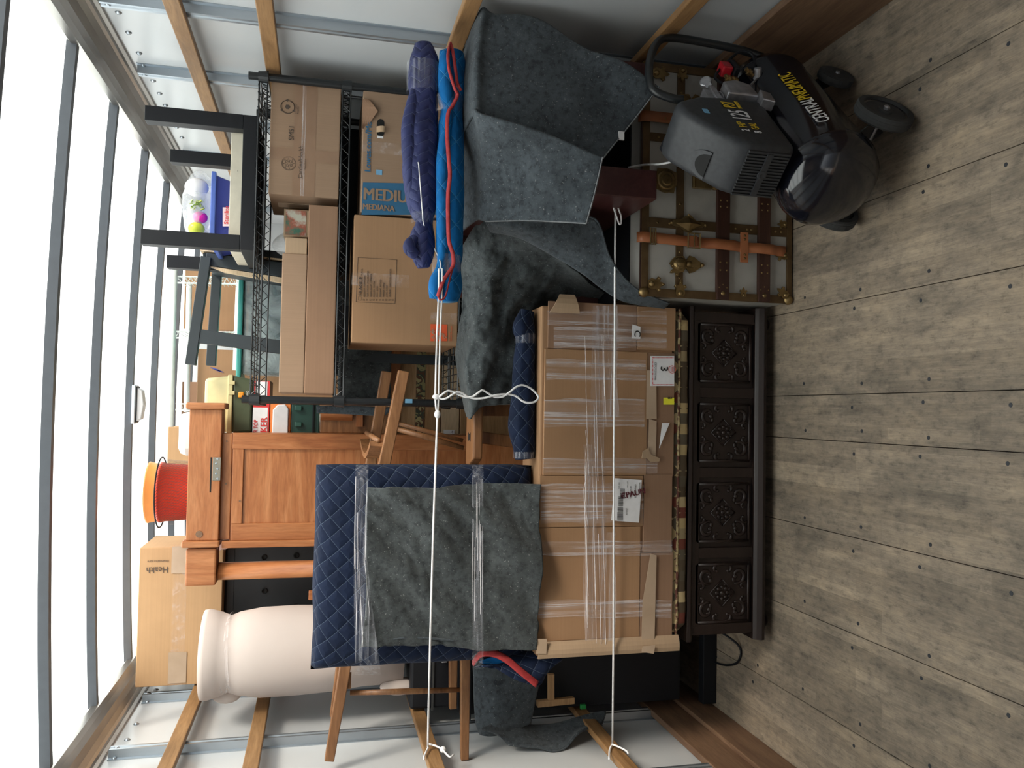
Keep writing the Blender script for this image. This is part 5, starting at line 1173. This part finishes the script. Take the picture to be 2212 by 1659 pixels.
B().box((pr(450, 1263).x, kY-.02, pr(468, 1220).z), (pr(450, 1183).x, kY+.08, pr(402, 1220).z)).done('block', M['pine'], t, bev=.006)
B().tube([(pr(550, 1235).x, kY+.03, pr(470, 1235).z), (pr(550, 1235).x, kY+.03, 0)], pr(550, 1235).x-pr(550, 1254).x, 20).done('post', M['pine'], t, smooth=True)
B().box((pr(690, 1272).x-.04, kY+.0, 0), (pr(680, 1272).x-.008, kY+.02, pr(667, 1272).z)).done('back_post', M['pine'], t, bev=.002)
# bucket in a mesh basket
bc = at(410, 1063, Y=3.27); zcab = pr(500, 1000).z
t = thing('bucket', 'orange bucket standing inside a black mesh basket on the pine cabinet', 'bucket', (bc.x, 3.27, zcab))
zb1 = at(322, 1063, Y=3.27).z; r_ = (at(340, 1000, Y=3.27).x-at(340, 1130, Y=3.27).x)/2
obm = flat('orange_bucket_plastic', (.90, .33, .08), .35)
q = B(); q.lathe([(0, .01), (r_*.80, .01), (r_*.96, (zb1-zcab)*.9), (r_*1.0, zb1-zcab-.005), (r_*1.02, zb1-zcab), (r_*.97, zb1-zcab), (r_*.93, (zb1-zcab)*.9), (r_*.78, .015), (0, .015)], (bc.x, 3.27, zcab), seg=36); q.done('body', obm, t, smooth=True)
q = B(); q.lathe([(r_*.83, .03), (r_*.97, (zb1-zcab)*.84), (r_*1.0, (zb1-zcab)*.84), (r_*1.005, (zb1-zcab)*.87), (r_*.96, (zb1-zcab)*.88)], (bc.x, 3.27, zcab), seg=36); q.done('red_sleeve', flat('red_plastic', (.90, .085, .045), .35), t, smooth=True)
t = thing('mesh_basket', 'black wire mesh basket with a flared rim around the orange bucket', 'basket', (bc.x, 3.27, zcab))
zr = at(348, 1063, Y=3.27).z-zcab; R_ = r_*1.02
P = [[V((bc.x+math.cos(2*math.pi*k/48)*rr_, 3.27+math.sin(2*math.pi*k/48)*rr_, zcab+z)) for k in range(49)] for rr_, z in ((R_*.97, .004), (R_*1.0, zr*.35), (R_*1.03, zr*.7), (R_*1.07, zr*.88), (R_*1.14, zr))]
B().grid(P).done('mesh_wall', M['mesh'], t, smooth=True)
q = B(); q.tube([(bc.x+math.cos(2*math.pi*k/48)*R_*1.14, 3.27+math.sin(2*math.pi*k/48)*R_*1.14, zcab+zr) for k in range(48)], .0028, 6, closed=True); q.done('rim', M['black'], t, smooth=True)
t = thing('plastic_bag', 'crumpled clear pinkish wrap beside the mesh basket on the pine cabinet', 'bag', (at(385, 1160, Y=3.27).x, 3.27, zcab))
P = at(388, 1162, Y=3.25); q = B(); q.ball((P.x, 3.26, zcab+.052), 1, .052, .05, .05, 20, 14)
for v in q.bm.verts: v.co += V((1, 1, 1))*noise.fractal(v.co*22, 1, 2, 3)*.012
q.done('wrap', clear('pink_wrap', (.80, .55, .52), .5), t, smooth=True)
t = thing('wrapped_cushion', 'white plastic covered cushion behind the pine cabinet top', 'cushion', (at(400, 940, Y=3.5).x, 3.5, 1.7))
a, b_ = at(385, 890, Y=3.45), at(420, 985, Y=3.45)
B().box((b_.x, 3.45, 0), (a.x, 3.58, a.z)).done('cover', pm('white_cover', (.55, .56, .52), (.72, .73, .70), ns=6, rough=.3, bst=.3), t, bev=.03)
# ================================================================== left side
t = thing('leather_panel', 'large black padded panel with round dimples behind the foam roll', 'panel', (-.55, 3.5, 0))
kY = 3.42; x0 = -.915; x1 = at(580, 1172, Y=kY).x; z1 = at(484, 1300, Y=kY).z
blk = flat('black_vinyl', (.022, .026, .030), .38)
B().box((x0, kY, 0), (x1, kY+.12, z1)).done('padding', blk, t, bev=.010)
B().box((x0, kY-.004, z1-.035), (x1, kY+.004, z1-.030)).done('piping', blk, t); 
for px, py in ((571, 1204), (571, 1276), (569, 1378), (640, 1200), (640, 1310), (505, 1240), (637, 1310)):
    P = at(px, py, Y=kY-.002); q = B(); q.lathe([(.012, 0), (.012, .004), (.009, .005), (.008, .0), (0, -.001)], P, (0, -1, 0), 16); q.done('dimple', M['hole_shade'], t)
t, x0, x1, z0, z1b = carton('cardboard carton turned on its side, printed Health, touching the roof on the left', 297, 480, 1182, 1480, 3.35, .30, 'cardl', zb=z1+.001)
p0 = at(364, 1222, Y=3.349); text(t, 'Health', (p0.x-.004, 3.349, p0.z), UR, LF, .033, M['inkb'], sx=.9); text(t, 'Essential to care', (p0.x+.022, 3.349, p0.z), UR, LF, .0115, M['inkb'])
strip(t, at(300, 1484, Y=3.35).x, at(300, 1180, Y=3.35).x, at(402, 1300, Y=3.35).z, at(372, 1300, Y=3.35).z, 3.35, M['tape'])
for ya, yb in ((1408, 1475), (1180, 1238)): strip(t, at(390, yb, Y=3.35).x, at(390, ya, Y=3.35).x, at(407, 1300, Y=3.35).z, at(368, 1300, Y=3.35).z, 3.3485, M['tapeb'])
# foam roll
t = thing('foam_roll', 'rolled beige foam mattress cinched with film near its top, standing by the left wall', 'foam roll', (-.76, 3.08, .96))
fc = (at(600, 1414, Y=3.02).x, 3.07); zt = at(432, 1410, Y=3.0).z; fr_ = .150
zb3 = 1.13
pf = [(0, zt), (fr_*.7, zt+.002), (fr_*1.02, zt-.002), (fr_*1.04, zt-.02), (fr_*.97, zt-.06), (fr_*.88, zt-.092), (fr_*.96, zt-.125), (fr_*1.04, zt-.20), (fr_*1.05, zt-.32), (fr_*1.02, zt-.45), (fr_*.95, zt-.56), (fr_*.9, zb3+.02), (0, zb3)]
q = B(); q.lathe([(a, z) for a, z in pf], (fc[0], fc[1], 0), seg=40)
for v in q.bm.verts:
    d = V((v.co.x-fc[0], v.co.y-fc[1], 0))
    if d.length > .02: v.co += d.normalized()*noise.noise(V((d.x*6, d.y*6, v.co.z*5)))*.006
q.done('foam', M['foam'], t, smooth=True)
P = []
for i in range(7):
    z = zt-.070-.035*i/6; rr_ = fr_*(.955-.06*math.sin(math.pi*i/6)); P.append([V((fc[0]+math.cos(2*math.pi*k/40)*rr_, fc[1]+math.sin(2*math.pi*k/40)*rr_, z+.012*math.cos(2*math.pi*k/40+.5))) for k in range(41)])
B().grid(P).done('stretch_film', M['film'], t, smooth=True)
B().ball((at(830, 1490, Y=2.96).x, 2.99, zb3+.03), .045, .7, .9, 1.6, 14, 10).done('loose_end', M['foam'], t, smooth=True)
q = B(); P = at(475, 1510, Y=3.05); q.ball((P.x+.01, 3.08, P.z-.02), .045, .8, 1, 1.2, 12, 8); q.done('corner_fold', M['foam'], t, smooth=True)
t = thing('black_case', 'black case under the foam roll behind the chair legs', 'case', (-.77, 3.08, .965))
B().box((-.925, 2.92, .962), (-.56, 3.24, zb3-.001)).done('body', M['black'], t, bev=.01); B().box((-.93, 2.915, 1.045), (-.555, 3.245, 1.052)).done('seam', M['rubber'], t)
B().box((-.76, 2.905, 1.0), (-.70, 2.92, 1.02)).done('latch', M['cast'], t, bev=.002)
t = thing('black_desk', 'black desk in deep shade against the left wall below the chair legs', 'desk', (-.75, 3.05, 0))
B().box((-.93, 2.80, .93), (-.52, 3.35, .96)).done('desktop', M['black'], t, bev=.002)
B().box((-.92, 3.20, .0), (-.53, 3.22, .93)).done('back_panel', M['black'], t)
B().box((-.92, 2.83, .13), (-.53, 3.20, .93)).done('drawer_case', M['black'], t, bev=.002)
B().box((-.93, 2.79, 0), (-.66, 2.83, .055)).done('base_rail', M['black'], t, bev=.003)
B().box((-.56, 2.79, 0), (-.52, 3.2, .93)).done('side_panel', M['black'], t)
B().tube(catmull([(-.60, 2.74, .10), (-.66, 2.62, .012), (-.72, 2.62, .006), (-.76, 2.70, .006), (-.78, 2.80, .006)], 6), .004, 6).done('cable', M['black'], t, smooth=True)
t = thing('wood_rack', 'small pale wooden T shaped rack end poking out below the grey felt on the left', 'rack', (at(1190, 1500, Y=2.76).x, 2.76, .7))
a, b_ = at(1160, 1520, Y=2.765), at(1240, 1512, Y=2.765); B().beam(a, b_, .022, .022, (0, 1, 0)).done('foot_bar', M['ply'], t, bev=.002)
a, b_ = at(1190, 1455, Y=2.765), at(1190, 1514, Y=2.765); B().beam(a, b_, .022, .018, (0, 1, 0)).done('upright', M['ply'], t, bev=.002)
P = at(1260, 1527, Y=2.775); t = thing('green_clip', 'tiny green plastic clip against the dark desk', 'clip', P); B().box((P.x-.008, 2.77, P.z-.010), (P.x+.008, 2.785, P.z+.010)).done('clip_body', flat('bright_green', (.01, .25, .05), .5), t, bev=.002)
# felt draped by the left wall
t = thing('felt_blanket', 'grey felt blanket hanging in a fold beside the left wall under the chair legs', 'blanket', (-.75, 2.75, .98))
ctrl = [[at(1022, 1440, Y=2.76), at(1024, 1500, Y=2.75), at(1028, 1560, Y=2.73), at(1036, 1585, Y=2.72)],
        [at(1060, 1438, Y=2.72), at(1065, 1500, Y=2.70), at(1065, 1560, Y=2.68), at(1050, 1590, Y=2.68)],
        [at(1110, 1438, Y=2.71), at(1112, 1500, Y=2.70), at(1105, 1560, Y=2.69), at(1085, 1585, Y=2.69)],
        [at(1165, 1445, Y=2.72), at(1163, 1480, Y=2.72), at(1150, 1540, Y=2.72), at(1146, 1562, Y=2.72)]]
B().grid(patch(ctrl, 7, 7, .006, 8, seed=3)).done('cloth', M['felt'], t, smooth=True, sol=.006, off=0)
ctrl = [[at(1040, 1575, Y=2.66), at(1060, 1565, Y=2.68), at(1115, 1563, Y=2.72), at(1155, 1566, Y=2.76), at(1205, 1562, Y=2.77), at(1262, 1545, Y=2.77), at(1308, 1535, Y=2.77)],
        [at(1070, 1585, Y=2.65), at(1095, 1590, Y=2.66), at(1140, 1592, Y=2.68), at(1175, 1596, Y=2.69), at(1215, 1590, Y=2.70), at(1260, 1570, Y=2.72), at(1308, 1545, Y=2.76)],
        [at(1098, 1608, Y=2.65), at(1125, 1612, Y=2.64), at(1165, 1615, Y=2.64), at(1195, 1622, Y=2.63), at(1222, 1614, Y=2.64), at(1255, 1580, Y=2.67), at(1300, 1566, Y=2.73)]]
g_ = patch(ctrl, 7, 7, .004, 8)
B().grid(g_).done('drooping_fold', M['felt'], t, smooth=True, sol=.006, off=0)
B().tube([p-V((0, .004, 0)) for p in g_[-1]], .003, 6).done('cut_edge', M['felt'], t, smooth=True)

# ================================================================== air compressor
ang = math.radians(43); org = V((.829, 1.892, 0))
t = thing('air_compressor', 'black wheeled air compressor with yellow and white lettering in front of the trunk', 'compressor', org, rot=(0, 0, ang))
Rm = Matrix.Rotation(-ang, 3, 'Z')
def lo(p): return Rm @ (V(p)-org)
tz, tr_ = .205, .130
q = B(); q.lathe([(0, -.172), (.05, -.166), (.10, -.145), (.123, -.118), (.130, -.09), (.130, -.088), (.132, -.085), (.132, -.075), (.130, -.072), (.130, .350), (.132, .352), (.132, .362), (.130, .365), (.123, .39), (.10, .415), (.05, .437), (0, .442)], (0, 0, tz), (1, 0, 0), 48)
q.done('tank', M['tank'], t, smooth=True)
th = math.radians(20); n_ = V((0, -math.cos(th), math.sin(th))); dyv = V((0, math.sin(th), math.cos(th)))
bs = V((0, 0, tz))+n_*(tr_+.0006)
text(t, 'CENTRAL', bs+V((-.030, 0, 0))-dyv*.018, (1, 0, 0), dyv, .050, M['lwhite'], bold=.025, sx=.56); text(t, 'PNEUMATIC', bs+V((.090, 0, 0))-dyv*.018, (1, 0, 0), dyv, .050, M['yellow'], bold=.025, sx=.56)
for s_ in (-1, 1):
    q = B(); y = s_*.150
    q.lathe([(.060, -.016), (.072, -.015), (.075, -.010), (.0745, -.004), (.0752, -.0035), (.0752, .0035), (.0745, .004), (.075, .010), (.072, .015), (.060, .016), (.058, .008), (.020, .007), (.018, .012), (.010, .012), (.0, .012)], (0, y, .075), (0, -1, 0), 40)
    q.lathe([(.060, .016), (.058, .009), (.02, .008), (0, .008)], (0, y, .075), (0, 1, 0), 32)
    wo = q.done('wheel', M['rubber'], t, smooth=False)
    B().lathe([(.050, .007), (.0575, .0095), (.0575, .007)], (0, y, .075), (0, -1, 0), 32).done('rim', M['tank'], wo)
    B().lathe([(.009, .010), (.009, .018), (.006, .021), (0, .021)], (0, y, .075), (0, -1, 0), 6).done('bolt', M['cast'], wo)
B().tube([(0, -.15, .075), (0, .15, .075)], .006, 8).done('axle', M['cast'], t)
for s_ in (-1, 1): B().beam((0, s_*.07, .10), (0, s_*.115, .07), .05, .004, (1, 0, 0)).done('wheel_bracket', M['tank'], t)
for s_ in (-1, 1):
    ft = B().lathe([(.036, -.012), (.051, -.010), (.052, 0), (.051, .010), (.036, .013), (.006, .012), (0, .012)], (.30, s_*.11, .052), (0, -1, 0), 28).done('rubber_foot', M['rubber'], t)
    B().lathe([(.007, .012), (.007, .017), (0, .017)], (.30, s_*.11, .052), (0, -1, 0), 6).done('bolt', M['cast'], ft)
    B().beam((.30, s_*.07, .11), (.30, s_*.105, .06), .04, .004, (1, 0, 0)).done('foot_bracket', M['tank'], t)
# hood
pf = [(-.100, .335), (-.116, .362), (-.114, .462), (-.098, .495), (-.03, .555), (.025, .598), (.060, .607), (.095, .598), (.135, .53), (.145, .46), (.145, .335)]
q = B(); q.prism([(x, .062, z) for x, z in pf], (0, -.146, 0))
hood = q.done('motor_hood', M['shroud'], t, bev=.020, seg=4, smooth=True)
q = B(); gx = -.1175
q.box((gx-.001, -.072, .356), (gx+.004, .050, .470)); q.done('grille_recess', M['hole_shade'], t, bev=.004)
q = B()
for i in range(15): y = -.069+i*.0084; q.beam((gx-.002, y, .357), (gx-.002, y, .469), .0045, .005, (1, 0, 0))
q.beam((gx-.004, -.068, .411), (gx-.004, .046, .411), .016, .006, (1, 0, 0)); q.lathe([(.013, 0), (.012, .004), (.008, .005), (0, .004)], (gx-.004, -.011, .411), (-1, 0, 0), 16)
q.done('grille', M['shroud'], t)
# air scoop on the sloping top, its shaded opening a dark plate
d_ = V((.082, 0, .070)).normalized(); nn_ = V((-.65, 0, .76)).normalized(); c = V((-.062, .012, .530))+nn_*.0012
q = B(); pts = []
for k in range(12): a = math.pi*k/11; pts.append(c+d_*math.sin(a)*.036+V((0, math.cos(a)*.030, 0)))
q.prism(pts, nn_*.0012); q.done('air_scoop', M['hole_shade'], t)
q = B(); pts = []
for k in range(12): a = math.pi*k/11; pts.append(c+d_*(math.sin(a)*.056)+V((0, math.cos(a)*.038, 0)))
q.prism(pts, nn_*.0006); q.done('scoop_surround', M['shroud'], t)
yh = -.0845
for s_, x, z, sz, mt, sx in (('2', -.048, .446, .032, 'lwhite', .7), ('HP', -.028, .446, .032, 'yellow', .72), ('8', -.052, .414, .030, 'lwhite', .7), ('GAL', -.033, .414, .030, 'yellow', .58), ('125', .010, .416, .078, 'lwhite', .46), ('PSI', .074, .438, .052, 'yellow', .50), ('MAXIMUM', .076, .421, .016, 'yellow', .52)):
    text(t, s_, (x, yh, z), (1, 0, 0), UR, sz, M[mt], bold=.03, sx=sx)
B().box((.030, yh-.0008, .528), (.052, yh, .543)).done('painter_tape', M['tapeblue'], t)
# pump head and fittings
q = B()
q.lathe([(.0, 0), (.040, 0), (.040, .03), (.034, .034), (.034, .07), (0, .07)], (.180, -.03, .335), seg=20)
for k in range(6): q.lathe([(.034, 0), (.047, .001), (.047, .004), (.034, .005)], (.180, -.03, .385+k*.010), seg=20)
q.box((.148, -.075, .445), (.225, .015, .462)); q.box((.152, -.068, .462), (.215, .005, .480)); q.done('pump_head', M['cast'], t, bev=.002)
q = B(); q.prism([(.150, -.095, .345), (.215, -.095, .350), (.235, -.095, .385), (.215, -.095, .430), (.150, -.095, .435)], (0, .03, 0)); q.done('crankcase_cover', M['cast'], t, bev=.005)
q = B(); q.prism([(.10, -.105, .322), (.150, -.105, .318), (.165, -.105, .345), (.110, -.105, .356)], (0, .03, 0)); q.done('drain_bracket', M['cast'], t, bev=.003)
def W(px, py, Y): return lo(at(px, py, Y=Y))
q = B(); c = W(1524, 176, 2.03); q.lathe([(.016, -.012), (.016, .002), (.013, .004), (0, .004)], c, (-.3, -.6, .5), 20); q.done('pressure_gauge', M['cast'], t)
c = W(1532, 190, 2.02); B().lathe([(.009, 0), (.009, .014), (0, .014)], c, (-.3, -.6, .5), 16).done('gauge_body', M['cast'], t)
c = W(1568, 150, 2.05); B().box(c-V((.02, .016, .012)), c+V((.02, .016, .018))).done('power_knob', flat('red_knob', (.40, .01, .02), .4), t, bev=.004)
B().box(c-V((.028, .02, .030)), c+V((.028, .02, -.014))).done('pressure_switch', M['black'], t, bev=.004)
for px, py in ((1575, 172), (1590, 176), (1620, 158)): c = W(px, py, 2.02); B().lathe([(.006, -.012), (.006, 0), (.010, 0), (.010, .008), (.006, .009), (.006, .018), (0, .018)], c, (.2, -.5, .8), 8).done('brass_fitting', M['brass'], t)
c = W(1636, 160, 2.02); B().lathe([(.012, -.02), (.012, .015), (.008, .018), (0, .018)], c, (.3, -.8, .2), 12).done('outlet_coupling', M['cast'], t)
B().tube([W(1640, 165, 2.02), W(1620, 185, 2.0)], .003, 6).done('gauge_pipe', M['cast'], t)
c = W(1444, 322, 1.98); B().lathe([(.020, -.03), (.023, -.028), (.023, .006), (.016, .010), (0, .010)], c, (-.5, .5, .3), 18).done('intake_filter', M['black'], t)
hs = [W(1560, 180, 2.03), W(1545, 165, 2.04), W(1570, 135, 2.06), W(1598, 112, 2.06), W(1625, 118, 2.05), W(1632, 150, 2.03)]
B().tube(catmull(hs, 8), .004, 8).done('power_cord', M['black'], t, smooth=True)
hd = [W(1650, 125, 2.10), W(1600, 108, 2.11), W(1500, 88, 2.115), W(1445, 82, 2.11), W(1420, 92, 2.10), W(1405, 125, 2.07), W(1402, 165, 2.03), W(1412, 195, 2.0), W(1450, 212, 1.985), W(1475, 215, 1.98)]
B().tube(catmull(hd, 6), .0115, 12).done('handle', M['blackp'], t, smooth=True)

t = thing('shade_block', 'added black bin behind the wire rack in the corner by the right wall', 'bin', (.95, 3.3, 0))  # dark block added so the empty, lit gap behind the rack reads shaded
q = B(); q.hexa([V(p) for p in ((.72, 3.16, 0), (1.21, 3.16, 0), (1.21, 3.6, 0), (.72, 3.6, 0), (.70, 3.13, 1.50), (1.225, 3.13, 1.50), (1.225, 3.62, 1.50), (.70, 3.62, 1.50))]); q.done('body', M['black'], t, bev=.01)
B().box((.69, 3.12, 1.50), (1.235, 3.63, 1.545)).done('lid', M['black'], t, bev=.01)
